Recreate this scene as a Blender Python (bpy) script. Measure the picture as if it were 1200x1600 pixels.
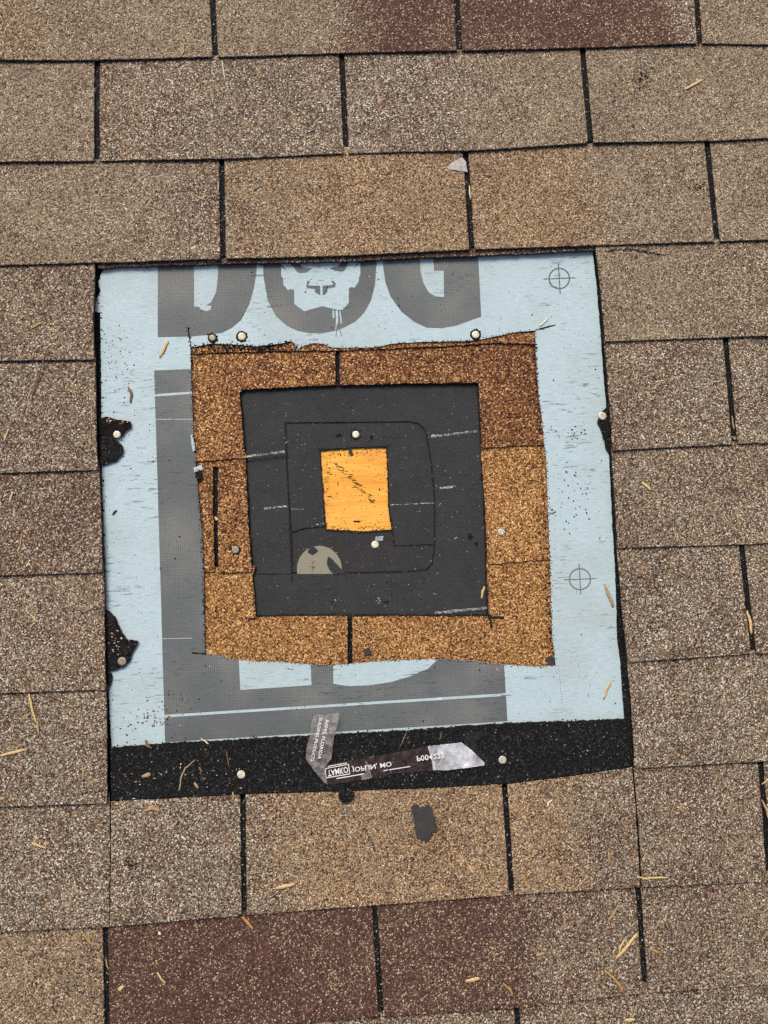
import bpy, bmesh, math, random
from mathutils import Vector, Matrix, noise
from mathutils.geometry import delaunay_2d_cdt
from mathutils.bvhtree import BVHTree

random.seed(7)
S = bpy.context.scene
for o in list(bpy.data.objects):
    bpy.data.objects.remove(o)

# ------------------------------------------------------------------ camera
CAM = Vector((0.45208, -0.64691, 0.91119))
A, B, C = math.radians(4.69911), math.radians(-1.89842), math.radians(-2.74005)
ROT = Matrix.Rotation(C, 3, 'Z') @ Matrix.Rotation(B, 3, 'Y') @ Matrix.Rotation(A, 3, 'X')
FPX = 1202.0
cd = bpy.data.cameras.new('camera')
cam = bpy.data.objects.new('camera', cd)
S.collection.objects.link(cam)
cam.matrix_world = Matrix.Translation(CAM) @ ROT.to_4x4()
cd.sensor_fit = 'VERTICAL'; cd.sensor_height = 24.0; cd.sensor_width = 18.0
cd.lens = FPX / 1600 * 24.0
cd.clip_start = 0.02; cd.clip_end = 500
S.camera = cam

# ------------------------------------------------------------------ sky, sun, exposure
SUN_EL, SUN_AZ = math.radians(50), math.radians(-20)     # azimuth from +Y towards +X
w = bpy.data.worlds.new('World'); S.world = w; w.use_nodes = True
nt = w.node_tree
bg = nt.nodes['Background']
sky = nt.nodes.new('ShaderNodeTexSky'); sky.sky_type = 'NISHITA'; sky.sun_disc = False
sky.sun_elevation = SUN_EL; sky.sun_rotation = SUN_AZ
sky.air_density = 1.0; sky.dust_density = 6.0; sky.ozone_density = 0.6
nt.links.new(sky.outputs[0], bg.inputs[0]); bg.inputs[1].default_value = 0.115
sd = bpy.data.lights.new('sun', 'SUN'); sd.energy = 1.8; sd.angle = math.radians(26); sd.color = (1, 0.95, 0.87)
sun = bpy.data.objects.new('sun', sd); S.collection.objects.link(sun)
sdir = Vector((math.sin(SUN_AZ) * math.cos(SUN_EL), math.cos(SUN_AZ) * math.cos(SUN_EL), math.sin(SUN_EL)))
sun.rotation_euler = sdir.to_track_quat('Z', 'Y').to_euler()
S.view_settings.view_transform = 'Standard'; S.view_settings.look = 'None'
S.view_settings.exposure = 0.07; S.view_settings.gamma = 1.0
S.view_settings.use_curve_mapping = False
S.render.engine = 'CYCLES'
S.cycles.use_denoising = False
S.cycles.max_bounces = 6

# ------------------------------------------------------------------ helpers
def P(px, py, z=0.0):
    """point of the roof layer at height z that the photograph shows at (px, py)"""
    d = ROT @ Vector(((px - 600) / FPX, -(py - 800) / FPX, -1.0))
    t = (z - CAM.z) / d.z
    return Vector((CAM.x + t * d.x, CAM.y + t * d.y))
def PL(pts, z=0.0):
    return [P(x, y, z) for x, y in pts]
def nz(x, y, f, s=0.0):
    return noise.noise(Vector((x * f, y * f, s)))
def lin(r, g, b):
    f = lambda c: (c / 255 / 12.92) if c <= 10 else ((c / 255 + 0.055) / 1.055) ** 2.4
    return (f(r), f(g), f(b), 1)
def inside(pt, poly):
    x, y = pt; c = False; n = len(poly); j = n - 1
    for i in range(n):
        xi, yi = poly[i][0], poly[i][1]; xj, yj = poly[j][0], poly[j][1]
        if (yi > y) != (yj > y) and x < (xj - xi) * (y - yi) / (yj - yi) + xi:
            c = not c
        j = i
    return c
def area(poly):
    return sum(poly[i - 1][0] * poly[i][1] - poly[i][0] * poly[i - 1][1] for i in range(len(poly))) / 2
def densify(poly, step, closed=True):
    out = []; n = len(poly)
    for i in range(n if closed else n - 1):
        a, b = poly[i], poly[(i + 1) % n]
        a = Vector(a[:2]); b = Vector(b[:2]); k = max(1, int((b - a).length / step))
        for j in range(k): out.append(a.lerp(b, j / k))
    if not closed: out.append(Vector(poly[-1][:2]))
    return out
def roughen(poly, amp, seed, closed=True):
    n = len(poly); out = []
    for i in range(n):
        a = poly[i - 1] if i else poly[-1]; b = poly[(i + 1) % n]
        t = Vector((b[0] - a[0], b[1] - a[1]))
        if t.length < 1e-9: out.append(poly[i]); continue
        t.normalize(); nn = Vector((t.y, -t.x))
        x, y = poly[i]
        d = amp * (0.9 * nz(x, y, 90, seed) + 0.8 * nz(x, y, 320, seed + 5) + 0.45 * random.uniform(-1, 1))
        out.append(Vector((x, y)) + nn * d)
    return out

def link(o):
    S.collection.objects.link(o); return o
def meta(o, label=None, cat=None, group=None, kind=None):
    if label: o['label'] = label
    if cat: o['category'] = cat
    if group: o['group'] = group
    if kind: o['kind'] = kind
    return o
def empty(name, loc):
    o = bpy.data.objects.new(name, None); o.location = loc; o.empty_display_size = 0.02
    return link(o)
SURF_V, SURF_F = [], []
def make(name, verts, faces, mats, fmat=None, parent=None, smooth=None, surf=False, center=True, attr=None):
    """one mesh object; its origin sits at the middle of its base"""
    if surf:
        b = len(SURF_V); SURF_V.extend([tuple(v) for v in verts]); SURF_F.extend([tuple(i + b for i in f) for f in faces])
    if center:
        c = Vector((sum(v[0] for v in verts) / len(verts), sum(v[1] for v in verts) / len(verts), min(v[2] for v in verts)))
    else: c = Vector((0, 0, 0))
    me = bpy.data.meshes.new(name)
    me.from_pydata([(v[0] - c.x, v[1] - c.y, v[2] - c.z) for v in verts], [], faces)
    for m in (mats if isinstance(mats, (list, tuple)) else [mats]): me.materials.append(m)
    if fmat: me.polygons.foreach_set('material_index', fmat)
    if smooth is not None: me.polygons.foreach_set('use_smooth', smooth)
    if attr:
        ca = me.attributes.new('blend', 'FLOAT_COLOR', 'POINT')
        flat = [q for a in attr for q in a]
        ca.data.foreach_set('color', flat)
    me.update()
    o = bpy.data.objects.new(name, me); o.location = c
    link(o)
    if parent:
        o.parent = parent
        o.matrix_parent_inverse = Matrix.Identity(4)
        o.location = c - parent.location - (parent.parent.location if parent.parent else Vector())
    return o

def slab(name, outline, zf, thick, mats, parent=None, holes=(), step=0.004, amp=0.0004, grid=0.025, bev=0.0005,
         regions=(), blend=None, seed=0.0, extra=(), surf=True):
    """sheet with real thickness: outline (list of uv) minus holes; regions = [(poly, material slot)] printed on its top.
    mats[0] = top, mats[1] = cut edge, mats[2..] = print"""
    rings = []
    for r in [outline] + list(holes):
        r = [Vector(p[:2]) for p in r]
        r = densify(r, step)
        if amp: r = roughen(r, amp, seed)
        rings.append(r)
    if area(rings[0]) < 0: rings[0].reverse()
    for h in rings[1:]:
        if area(h) > 0: h.reverse()
    pts, edges = [], []
    for r in rings:
        b = len(pts); pts += r
        edges += [(b + i, b + (i + 1) % len(r)) for i in range(len(r))]
    for poly, _ in regions:
        b = len(pts); pp = densify(poly, 0.006); pts += pp
        edges += [(b + i, b + (i + 1) % len(pp)) for i in range(len(pp))]
    x0 = min(p.x for p in rings[0]); x1 = max(p.x for p in rings[0]); y0 = min(p.y for p in rings[0]); y1 = max(p.y for p in rings[0])
    nx = int((x1 - x0) / grid); ny = int((y1 - y0) / grid)
    for i in range(1, nx + 1):
        for j in range(1, ny + 1):
            q = Vector((x0 + (i - .5 + .3 * (j % 2)) * (x1 - x0) / (nx + .3), y0 + (j - .5) * (y1 - y0) / ny))
            if inside(q, rings[0]) and not any(inside(q, h) for h in rings[1:]): pts.append(q)
    V, E_, F, _, _, _ = delaunay_2d_cdt(pts, edges, [], 0, 1e-7)
    verts = [(v.x, v.y, zf(v.x, v.y)) for v in V]
    faces, fm, sm = [], [], []
    for f in F:
        cx = sum(V[i].x for i in f) / 3; cy = sum(V[i].y for i in f) / 3
        if not inside((cx, cy), rings[0]) or any(inside((cx, cy), h) for h in rings[1:]): continue
        m = 0
        for poly, k in regions:
            if inside((cx, cy), poly): m = k
        f = list(f)
        a, b, c = (V[i] for i in f)
        if (b.x - a.x) * (c.y - a.y) - (b.y - a.y) * (c.x - a.x) < 0: f.reverse()
        faces.append(f); fm.append(m); sm.append(True)
    ntop = len(verts)
    for r in rings:                       # rounded arris, then the cut edge down to the underside
        n = len(r); rr = []
        for i in range(n):
            t = Vector((r[(i + 1) % n].x - r[i - 1].x, r[(i + 1) % n].y - r[i - 1].y))
            t = t.normalized() if t.length > 1e-9 else Vector((1, 0))
            rr.append(r[i] + Vector((t.y, -t.x)) * bev)
        b = len(verts)
        verts += [(p.x, p.y, zf(p.x, p.y)) for p in r]
        verts += [(p.x, p.y, zf(p.x, p.y) - min(bev * 1.3, thick * .4)) for p in rr]
        verts += [(p.x + random.uniform(-1, 1) * bev * .6, p.y + random.uniform(-1, 1) * bev * .6, zf(p.x, p.y) - thick) for p in rr]
        for i in range(n):
            j = (i + 1) % n
            faces.append([b + j, b + i, b + n + i, b + n + j]); fm.append(0); sm.append(False)
            faces.append([b + n + j, b + n + i, b + 2 * n + i, b + 2 * n + j]); fm.append(1); sm.append(False)
    at = None
    if blend: at = [blend(v[0], v[1]) for v in verts]
    return make(name, verts, faces, mats, fm, parent, sm, surf, attr=at)

# ------------------------------------------------------------------ materials
class NT:
    def __init__(s, name, rough=0.9, spec=0.2):
        s.m = bpy.data.materials.new(name); s.m.use_nodes = True; s.t = s.m.node_tree
        s.b = s.t.nodes['Principled BSDF']; s.b.inputs['Roughness'].default_value = rough
        s.b.inputs['Specular IOR Level'].default_value = spec
        s.pos = s.n('ShaderNodeNewGeometry').outputs['Position']
    def n(s, t, **k):
        x = s.t.nodes.new(t)
        for a, v in k.items(): setattr(x, a, v)
        return x
    def l(s, a, b): s.t.links.new(a, b)
    def put(s, sock, v):
        if isinstance(v, bpy.types.NodeSocket): s.l(v, sock)
        else: sock.default_value = v
    def noise(s, scale, detail=3, rough=.55, vec=None, dist=0):
        x = s.n('ShaderNodeTexNoise'); s.l(vec or s.pos, x.inputs['Vector'])
        x.inputs['Scale'].default_value = scale; x.inputs['Detail'].default_value = detail
        x.inputs['Roughness'].default_value = rough; x.inputs['Distortion'].default_value = dist
        return x.outputs[0]
    def vor(s, scale, vec=None, rnd=1, feature='F1'):
        x = s.n('ShaderNodeTexVoronoi', feature=feature); s.l(vec or s.pos, x.inputs['Vector'])
        x.inputs['Scale'].default_value = scale; x.inputs['Randomness'].default_value = rnd
        return x
    def math(s, op, a, b=0.0, clamp=False):
        x = s.n('ShaderNodeMath', operation=op); x.use_clamp = clamp
        s.put(x.inputs[0], a); s.put(x.inputs[1], b); return x.outputs[0]
    def mapr(s, v, a, b, c=0.0, d=1.0):
        x = s.n('ShaderNodeMapRange'); s.put(x.inputs[0], v)
        for i, q in enumerate((a, b, c, d)): x.inputs[i + 1].default_value = q
        return x.outputs[0]
    def mix(s, f, a, b, mode='MIX'):
        x = s.n('ShaderNodeMix', data_type='RGBA', blend_type=mode)
        s.put(x.inputs[0], f); s.put(x.inputs[6], a); s.put(x.inputs[7], b); return x.outputs[2]
    def ramp(s, v, stops, interp='CONSTANT'):
        x = s.n('ShaderNodeValToRGB'); r = x.color_ramp; r.interpolation = interp
        while len(r.elements) < len(stops): r.elements.new(1.0)
        for e, (p, c) in zip(r.elements, stops): e.position = p; e.color = c
        s.l(v, x.inputs[0]); return x.outputs[0]
    def scalevec(s, sc, rz=0.0):
        x = s.n('ShaderNodeMapping'); s.l(s.pos, x.inputs[0]); x.inputs['Scale'].default_value = sc
        x.inputs['Rotation'].default_value = (0, 0, rz); return x.outputs[0]
    def sep(s, c):
        x = s.n('ShaderNodeSeparateColor'); s.l(c, x.inputs[0]); return x.outputs
    def bump(s, h, strength=.5, dist=.0005):
        x = s.n('ShaderNodeBump'); x.inputs['Strength'].default_value = strength; x.inputs['Distance'].default_value = dist
        s.l(h, x.inputs['Height']); s.l(x.outputs[0], s.b.inputs['Normal'])
    def col(s, c): s.put(s.b.inputs['Base Color'], c); return s.m
def ramp_of(*cw):
    tot = sum(w for w, _ in cw); p = 0; out = []
    for w_, c in cw: out.append((p / tot, lin(*c))); p += w_
    return out

TAN = ramp_of((17, (68, 57, 47)), (20, (108, 93, 77)), (26, (138, 120, 98)), (21, (164, 144, 117)), (9, (142, 134, 121)), (7, (200, 184, 158)))
ORG = ramp_of((17, (68, 54, 41)), (19, (114, 90, 67)), (24, (152, 122, 88)), (22, (176, 142, 103)), (9, (134, 121, 106)), (9, (212, 184, 146)))
RED = ramp_of((32, (62, 43, 37)), (38, (86, 61, 53)), (20, (102, 75, 64)), (6, (130, 100, 82)), (4, (196, 164, 134)))
PAL = ramp_of((24, (55, 47, 40)), (27, (101, 85, 71)), (19, (134, 116, 97)), (13, (150, 147, 136)), (6, (170, 138, 102)), (11, (212, 207, 192)))
OLDL = ramp_of((16, (64, 44, 28)), (24, (124, 84, 48)), (27, (158, 112, 64)), (21, (186, 140, 86)), (12, (222, 182, 128)))
OLDD = ramp_of((30, (54, 34, 25)), (30, (98, 62, 42)), (22, (130, 84, 55)), (12, (170, 120, 78)), (6, (216, 172, 128)))
BLK = ramp_of((46, (10, 10, 11)), (30, (21, 21, 22)), (18, (38, 38, 40)), (5, (64, 64, 65)), (.8, (120, 116, 108)), (.2, (200, 190, 170)))

def granule_material(name, fams, scale=800, bump=.75):
    """mineral granules: every Voronoi cell is a grain that draws its colour from a family chosen by the blend attribute"""
    s = NT(name, .88, .25)
    jig = s.n('ShaderNodeVectorMath', operation='ADD')
    v = s.vor(scale); rnd = s.sep(v.outputs['Color'])
    c = s.ramp(rnd[0], fams[0])
    if len(fams) > 1:
        at = s.n('ShaderNodeAttribute', attribute_name='blend'); wgt = s.sep(at.outputs['Color'])
        patch = s.mapr(s.noise(14, 3), .3, .7, -.15, .15)
        patch2 = s.mapr(s.noise(55, 2), .32, .68, -.09, .09)
        g = s.math('ADD', s.math('ADD', rnd[1], patch), patch2)
        t = None
        for k, f in enumerate(fams[1:]):
            t = wgt[k] if t is None else s.math('ADD', t, wgt[k])
            if k == 0: masks = []
            masks.append((s.math('LESS_THAN', g, t), f))
        for m_, f in reversed(masks):
            c = s.mix(m_, c, s.ramp(rnd[0], f))
    br = s.mapr(rnd[2], 0, 1, .86, 1.14)
    dirt = s.math('MULTIPLY', s.mapr(s.noise(22, 4, .6), .3, .75, 1.10, .86), s.mapr(s.noise(75, 4, .65), .32, .72, 1.10, .88))
    bv = s.vor(150); bald = s.math('MULTIPLY', s.math('GREATER_THAN', s.sep(bv.outputs['Color'])[0], .975), s.mapr(bv.outputs['Distance'], .15, .45, 1, 0))
    c = s.mix(s.math('MULTIPLY', bald, .7), c, lin(34, 30, 28))
    big = s.mapr(s.noise(6, 2, .5), .3, .7, .93, 1.07)
    val = s.math('MULTIPLY', s.math('MULTIPLY', br, dirt), big)
    c = s.mix(1.0, c, s.n('ShaderNodeCombineColor').outputs[0], 'MULTIPLY') if False else c
    hsv = s.n('ShaderNodeHueSaturation'); s.l(c, hsv.inputs['Color']); s.l(val, hsv.inputs['Value'])
    h = s.math('SUBTRACT', 1.0, v.outputs['Distance'])
    h = s.math('ADD', h, s.math('MULTIPLY', rnd[2], .6))
    s.bump(h, bump, .0006)
    return s.col(hsv.outputs[0])
M = {}
M['gran'] = granule_material('shingle granules', [TAN, RED, PAL, ORG])
M['old'] = granule_material('old shingle granules', [OLDL, OLDD], 720)
M['black'] = granule_material('black granules', [BLK], 760, .9)
def asphalt():
    s = NT('cut asphalt edge', .75, .3)
    v = s.vor(700); r = s.sep(v.outputs['Color'])
    c = s.ramp(r[0], [(0, lin(14, 13, 13)), (.55, lin(24, 22, 21)), (.85, lin(40, 35, 32)), (.97, lin(90, 70, 55))])
    s.bump(s.noise(600, 3), .6, .0006); return s.col(c)
M['edge'] = asphalt()
def tar():
    s = NT('torn asphalt', .95, .12)
    c = s.ramp(s.noise(60, 4, .65), [(.3, lin(14, 13, 13)), (.5, lin(28, 25, 24)), (.72, lin(48, 42, 40))], 'LINEAR')
    s.bump(s.noise(350, 4), .7, .001); return s.col(c)
M['tar'] = tar()
def membrane(name, base, dot=None, amt=.5):
    s = NT(name, .62, .3)
    fine = s.noise(1.0, 2, .6, s.scalevec((110, 1300, 300), math.radians(3)))
    fine2 = s.noise(1.0, 2, .5, s.scalevec((1300, 500, 300), math.radians(3)))
    c = s.mix(s.mapr(fine, .3, .7), tuple(x * .84 for x in base[:3]) + (1,), tuple(min(1, x * 1.10) for x in base[:3]) + (1,))
    c = s.mix(s.mapr(fine2, .35, .7, 0, .18), c, tuple(x * .8 for x in base[:3]) + (1,))
    if dot:                                   # printed halftone over the woven scrim
        vec = s.scalevec((1, 1, 1), math.radians(48))
        sx = s.n('ShaderNodeSeparateXYZ'); s.l(vec, sx.inputs[0])
        a = s.math('SINE', s.math('MULTIPLY', sx.outputs[0], 2 * math.pi / .0034))
        b = s.math('SINE', s.math('MULTIPLY', sx.outputs[1], 2 * math.pi / .0034))
        q = s.mapr(s.math('MULTIPLY', a, b), -.2, 1, 0, 1)
        fade = s.mapr(s.noise(9, 2), .35, .65, .12, amt)
        c = s.mix(s.math('MULTIPLY', q, fade), c, dot)
    dn = s.noise(9, 4, .62)                   # handling dirt, horizontal scuffs and flecks
    c = s.mix(s.mapr(dn, .48, .74, 0, .34), c, lin(150, 144, 128))
    sc = s.noise(1.0, 3, .6, s.scalevec((60, 420, 60), math.radians(3)))
    scm = s.math('MULTIPLY', s.mapr(sc, .60, .66), s.mapr(s.noise(16, 2), .46, .60))
    c = s.mix(s.math('MULTIPLY', scm, .72), c, lin(70, 72, 74))
    v = s.vor(230); d = s.mapr(v.outputs['Distance'], .10, .22, 1, 0)
    keep = s.math('GREATER_THAN', s.sep(v.outputs['Color'])[0], .90)
    c = s.mix(s.math('MULTIPLY', s.math('MULTIPLY', d, keep), .75), c, lin(50, 48, 46))
    s.bump(s.math('ADD', fine, s.math('MULTIPLY', s.noise(25, 3), 3.0)), .25, .0006)
    return s.col(c)
M['mem'] = membrane('pale blue woven underlayment', lin(181, 202, 208))
M['ink'] = membrane('grey print on underlayment', lin(93, 97, 98), lin(150, 160, 163), .55)
M['redline'] = membrane('faint red print line', lin(196, 178, 182))
def felt(name, base, spk):
    s = NT(name, .8, .25)
    a = s.noise(1.0, 3, .6, s.scalevec((420, 420, 100)))
    b = s.noise(1.0, 2, .5, s.scalevec((90, 600, 100), math.radians(2)))
    f = s.math('ADD', s.math('MULTIPLY', a, .7), s.math('MULTIPLY', b, .3))
    d = tuple(x * .62 for x in base[:3]) + (1,); u = tuple(x * 1.45 for x in base[:3]) + (1,)
    c = s.mix(s.mapr(f, .33, .67), d, u)
    c = s.mix(s.mapr(s.noise(18, 4, .6), .45, .75, 0, .45), c, tuple(x * .72 for x in base[:3]) + (1,))
    v = s.vor(330); r = s.sep(v.outputs['Color'])
    m_ = s.math('MULTIPLY', s.mapr(v.outputs['Distance'], .12, .3, 1, 0), s.math('GREATER_THAN', r[0], 1 - spk))
    c = s.mix(s.math('MULTIPLY', m_, .8), c, s.ramp(r[1], [(0, lin(24, 24, 25)), (.55, lin(120, 116, 112)), (.85, lin(170, 164, 156))]))
    sx = s.n('ShaderNodeSeparateXYZ'); s.l(s.scalevec((1, 1, 1), math.radians(3)), sx.inputs[0])
    wv_ = s.math('MULTIPLY', s.math('SINE', s.math('MULTIPLY', sx.outputs[0], 2 * math.pi / .0046)), s.math('SINE', s.math('MULTIPLY', sx.outputs[1], 2 * math.pi / .0042)))
    wv_ = s.math('MULTIPLY', s.mapr(wv_, -1, 1, 0, 1), s.mapr(s.noise(40, 3), .35, .65, .1, 1))
    c = s.mix(s.math('MULTIPLY', wv_, .48), c, tuple(min(1, x * 1.9) for x in base[:3]) + (1,))
    s.bump(s.math('ADD', f, s.math('MULTIPLY', wv_, .7)), .6, .0007)
    return s.col(c)
M['felt'] = felt('black roofing felt', lin(49, 50, 51), .11)
M['felt2'] = felt('granular felt', lin(48, 49, 50), .22)
M['felt3'] = felt('brown tinged granular felt', lin(47, 47, 47), .24)
def wood():
    s = NT('orange plywood', .55, .35)
    vec = s.scalevec((7, 95, 20), math.radians(1.5))
    g = s.noise(1.0, 5, .6, vec, .6)
    g2 = s.noise(1.0, 4, .6, s.scalevec((25, 600, 60), math.radians(1.5)))
    c = s.ramp(g, [(.28, lin(232, 156, 50)), (.45, lin(242, 174, 64)), (.62, lin(246, 190, 82)), (.78, lin(238, 162, 60))], 'LINEAR')
    c = s.mix(s.mapr(g2, .5, .75, 0, .55), c, lin(206, 128, 38))
    fib = s.noise(1.0, 3, .6, s.scalevec((60, 1500, 100), math.radians(1.5)))
    c = s.mix(s.mapr(fib, .46, .70, 0, .6), c, lin(196, 118, 36))
    st = s.noise(1.0, 3, .5, s.scalevec((30, 380, 60), math.radians(1.5)))
    c = s.mix(s.mapr(st, .68, .74, 0, .7), c, lin(120, 70, 24))
    c = s.mix(s.mapr(s.noise(16, 2), .52, .75, 0, .5), c, lin(232, 140, 62))
    s.bump(g2, .3, .0004); return s.col(c)
M['wood'] = wood()
def plain(name, c, rough=.7, spec=.3, var=.25, scale=300, metal=0.0, bump=.3):
    s = NT(name, rough, spec)
    f = s.noise(scale, 4, .6)
    k = s.mix(s.mapr(f, .3, .7), tuple(x * (1 - var) for x in lin(*c)[:3]) + (1,), tuple(min(1, x * (1 + var)) for x in lin(*c)[:3]) + (1,))
    s.b.inputs['Metallic'].default_value = metal
    if bump: s.bump(f, bump, .0003)
    return s.col(k)
M['timber'] = plain('weathered roof boards', (112, 92, 70), .8, .2, .3, 40)
M['nail'] = plain('galvanised nail head', (204, 200, 176), .45, .5, .5, 520, .3, .9)
M['naild'] = plain('tarnished nail head', (150, 143, 122), .5, .5, .45, 500, .3, .7)
M['shank'] = plain('nail shank', (130, 130, 126), .4, .5, .2, 300, .8)
M['cap'] = plain('beige plastic cap', (138, 136, 117), .6, .3, .12, 900, 0, .3)
def chalkm():
    s = NT('chalk dust on felt', .9, .1)
    f = s.math('ADD', s.math('MULTIPLY', s.noise(700, 3, .7), .6), s.math('MULTIPLY', s.noise(170, 2), .4))
    return s.col(s.ramp(f, [(.42, lin(60, 62, 64)), (.50, lin(120, 121, 120)), (.60, lin(196, 196, 192))], 'LINEAR'))
M['chalk'] = chalkm()
M['grey'] = plain('grey asphalt scrap', (62, 61, 61), .8, .2, .25, 500)
M['white'] = plain('white print', (224, 224, 220), .6, .3, .2, 500, 0, 0)
M['flake'] = plain('whitish plastic', (170, 167, 160), .5, .4, .3, 250, 0, .6)
M['fleck'] = plain('dark fleck', (44, 32, 22), .8, .2, .3, 500)
M['metalbit'] = plain('grey metal tab', (158, 168, 178), .4, .5, .2, 300, .4)
STRAW = {'tan': (172, 142, 100), 'yellow': (206, 178, 124), 'pale': (226, 212, 178), 'brown': (118, 92, 68), 'red': (122, 82, 58), 'gold': (176, 136, 82), 'grey': (164, 142, 112), 'dark': (40, 36, 32)}
for k_, c_ in STRAW.items(): M['s_' + k_] = plain('dry plant ' + k_, c_, .7, .25, .22, 400)
GR = {'k': (24, 23, 23), 'b': (104, 70, 48), 't': (176, 140, 100), 'p': (216, 204, 184), 'r': (150, 84, 62)}
for k_, c_ in GR.items(): M['g_' + k_] = plain('grain ' + k_, c_, .85, .25, .2, 900, 0, 0)
def film(name, tint, alpha, rough):
    s = NT(name, rough, .9)
    f = s.noise(120, 4, .65)
    s.bump(s.noise(1.0, 4, .6, s.scalevec((170, 60, 80), .5)), 1.0, .0022)
    s.put(s.b.inputs['Alpha'], s.mapr(f, .35, .7, max(0, alpha - .25), min(1, alpha + .25)))
    return s.col(s.mix(s.mapr(s.noise(300, 3), .35, .65), tuple(x * .6 for x in lin(*tint)[:3]) + (1,), lin(*tint)))
M['film'] = film('thin clear plastic release film', (104, 80, 78), .36, .14)
M['film2'] = film('cloudy release film with painted sheen', (186, 178, 174), .46, .2)  # pale tint carries the bright reflections of the folded film
M['film3'] = film('dark plastic film', (48, 42, 38), .5, .3)
def silver():
    s = NT('crumpled film with painted highlights', .25, .6)
    f = s.noise(1.0, 4, .6, s.scalevec((50, 30, 60), .35))
    c = s.ramp(f, [(.34, lin(112, 108, 106)), (.46, lin(186, 186, 188)), (.6, lin(236, 238, 240)), (.72, lin(150, 132, 112))], 'LINEAR')  # highlight gradient painted into the film's colour
    s.bump(s.noise(90, 4, .6), .9, .002); s.b.inputs['Metallic'].default_value = .35
    return s.col(c)
M['silver'] = silver()
M['ground'] = plain('lawn ground', (84, 98, 56), .9, .1, .4, 3)

# ------------------------------------------------------------------ large structure: ground and roof
make('ground', [(-150, -150, -3.2), (150, -150, -3.2), (150, 150, -3.2), (-150, 150, -3.2)], [(0, 1, 2, 3)], M['ground'])
meta(bpy.data.objects['ground'], 'lawn far below the roof', None, None, 'structure')
def box(x0, x1, y0, y1, z0, z1):
    v = [(x0, y0, z0), (x1, y0, z0), (x1, y1, z0), (x0, y1, z0), (x0, y0, z1), (x1, y0, z1), (x1, y1, z1), (x0, y1, z1)]
    return v, [(3, 2, 1, 0), (4, 5, 6, 7), (0, 1, 5, 4), (1, 2, 6, 5), (2, 3, 7, 6), (3, 0, 4, 7)]
v_, f_ = box(-2.6, 3.5, -1.86, 1.8, -0.20, -0.030)
roof = make('roof', v_, f_, M['timber'], surf=True)
meta(roof, 'brown and tan blended asphalt shingle roof around the cut opening', None, None, 'structure')

LINES = {   # lower (butt) edges of the courses, as read off the photograph
 -1: [(0, -62), (335, -68), (717, -76), (1090, -84), (1200, -86)],
 0: [(0, 95), (150, 95), (335, 90), (535, 84), (717, 80), (910, 76), (1090, 69), (1200, 71)],
 1: [(0, 254), (150, 252), (350, 249), (540, 240), (737, 236), (920, 224), (1110, 221), (1200, 217)],
 2: [(0, 415), (150, 411), (345, 405), (540, 400), (740, 390), (925, 384), (1117, 378), (1200, 375)],
 3: [(0, 564), (150, 562), (945, 534), (1135, 527), (1200, 525)],
 4: [(0, 739), (155, 734), (955, 704), (1147, 694), (1200, 692)],
 5: [(0, 899), (160, 894), (965, 856), (1200, 849)],
 6: [(0, 1082), (165, 1077), (980, 1034), (1175, 1021), (1200, 1020)],
 7: [(0, 1259), (168, 1254), (250, 1250), (380, 1243), (540, 1238), (700, 1232), (795, 1226), (900, 1213), (990, 1200), (1200, 1188)],
 8: [(0, 1455), (170, 1447), (380, 1429), (590, 1413), (795, 1397), (1003, 1385), (1200, 1376)],
 9: [(0, 1633), (170, 1620), (590, 1588), (810, 1573), (1003, 1551), (1200, 1537)],
 10: [(0, 1812), (400, 1786), (810, 1752), (1200, 1715)]}
LUV = {k: PL(v) for k, v in LINES.items()}
def vline(k, u):
    L = LUV[k]
    if u <= L[0].x: return L[0].y + (L[0].x - u) * .002
    for a, b in zip(L, L[1:]):
        if u <= b.x: return a.y + (b.y - a.y) * (u - a.x) / (b.x - a.x)
    return L[-1].y
def zrow(k, off=0.0):
    def f(u, v):
        return .0022 - .0036 * (v - vline(k, u)) / .127 + off + .0011 * nz(u, v, 13, k * 3.1) + .0006 * nz(u, v, 4, k * 1.7)
    return f
def side(pts):
    q = sorted(PL(pts), key=lambda p: p.y)
    def f(v):
        if v <= q[0].y: a, b = q[0], q[1]
        elif v >= q[-1].y: a, b = q[-2], q[-1]
        else:
            for a, b in zip(q, q[1:]):
                if v <= b.y: break
        return a.x + (b.x - a.x) * (v - a.y) / (b.y - a.y)
    return f
def const(u): return lambda v: u
def course_outline(k, fl, fr, over=.010, lift=0.0, topoff=None):
    """outline of a piece of course k between two side functions u(v), from its butt edge up under the course above"""
    vb = lambda u: vline(k, u) + lift
    vt = lambda u: vline(k - 1, u) + (over if topoff is None else topoff)
    def corner(fs, fv):
        u = fs(-.5)
        for _ in range(6): u = fs(fv(u))
        return Vector((u, fv(u)))
    bl, br, tr, tl = corner(fl, vb), corner(fr, vb), corner(fr, vt), corner(fl, vt)
    out = []
    n = 10
    for i in range(n): u = bl.x + (br.x - bl.x) * i / n; out.append(Vector((u, vb(u))))
    for i in range(n): vv = br.y + (tr.y - br.y) * i / n; out.append(Vector((fr(vv), vv)))
    for i in range(n): u = tr.x + (tl.x - tr.x) * i / n; out.append(Vector((u, vt(u))))
    for i in range(n): vv = tl.y + (bl.y - tl.y) * i / n; out.append(Vector((fl(vv), vv)))
    return out

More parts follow.
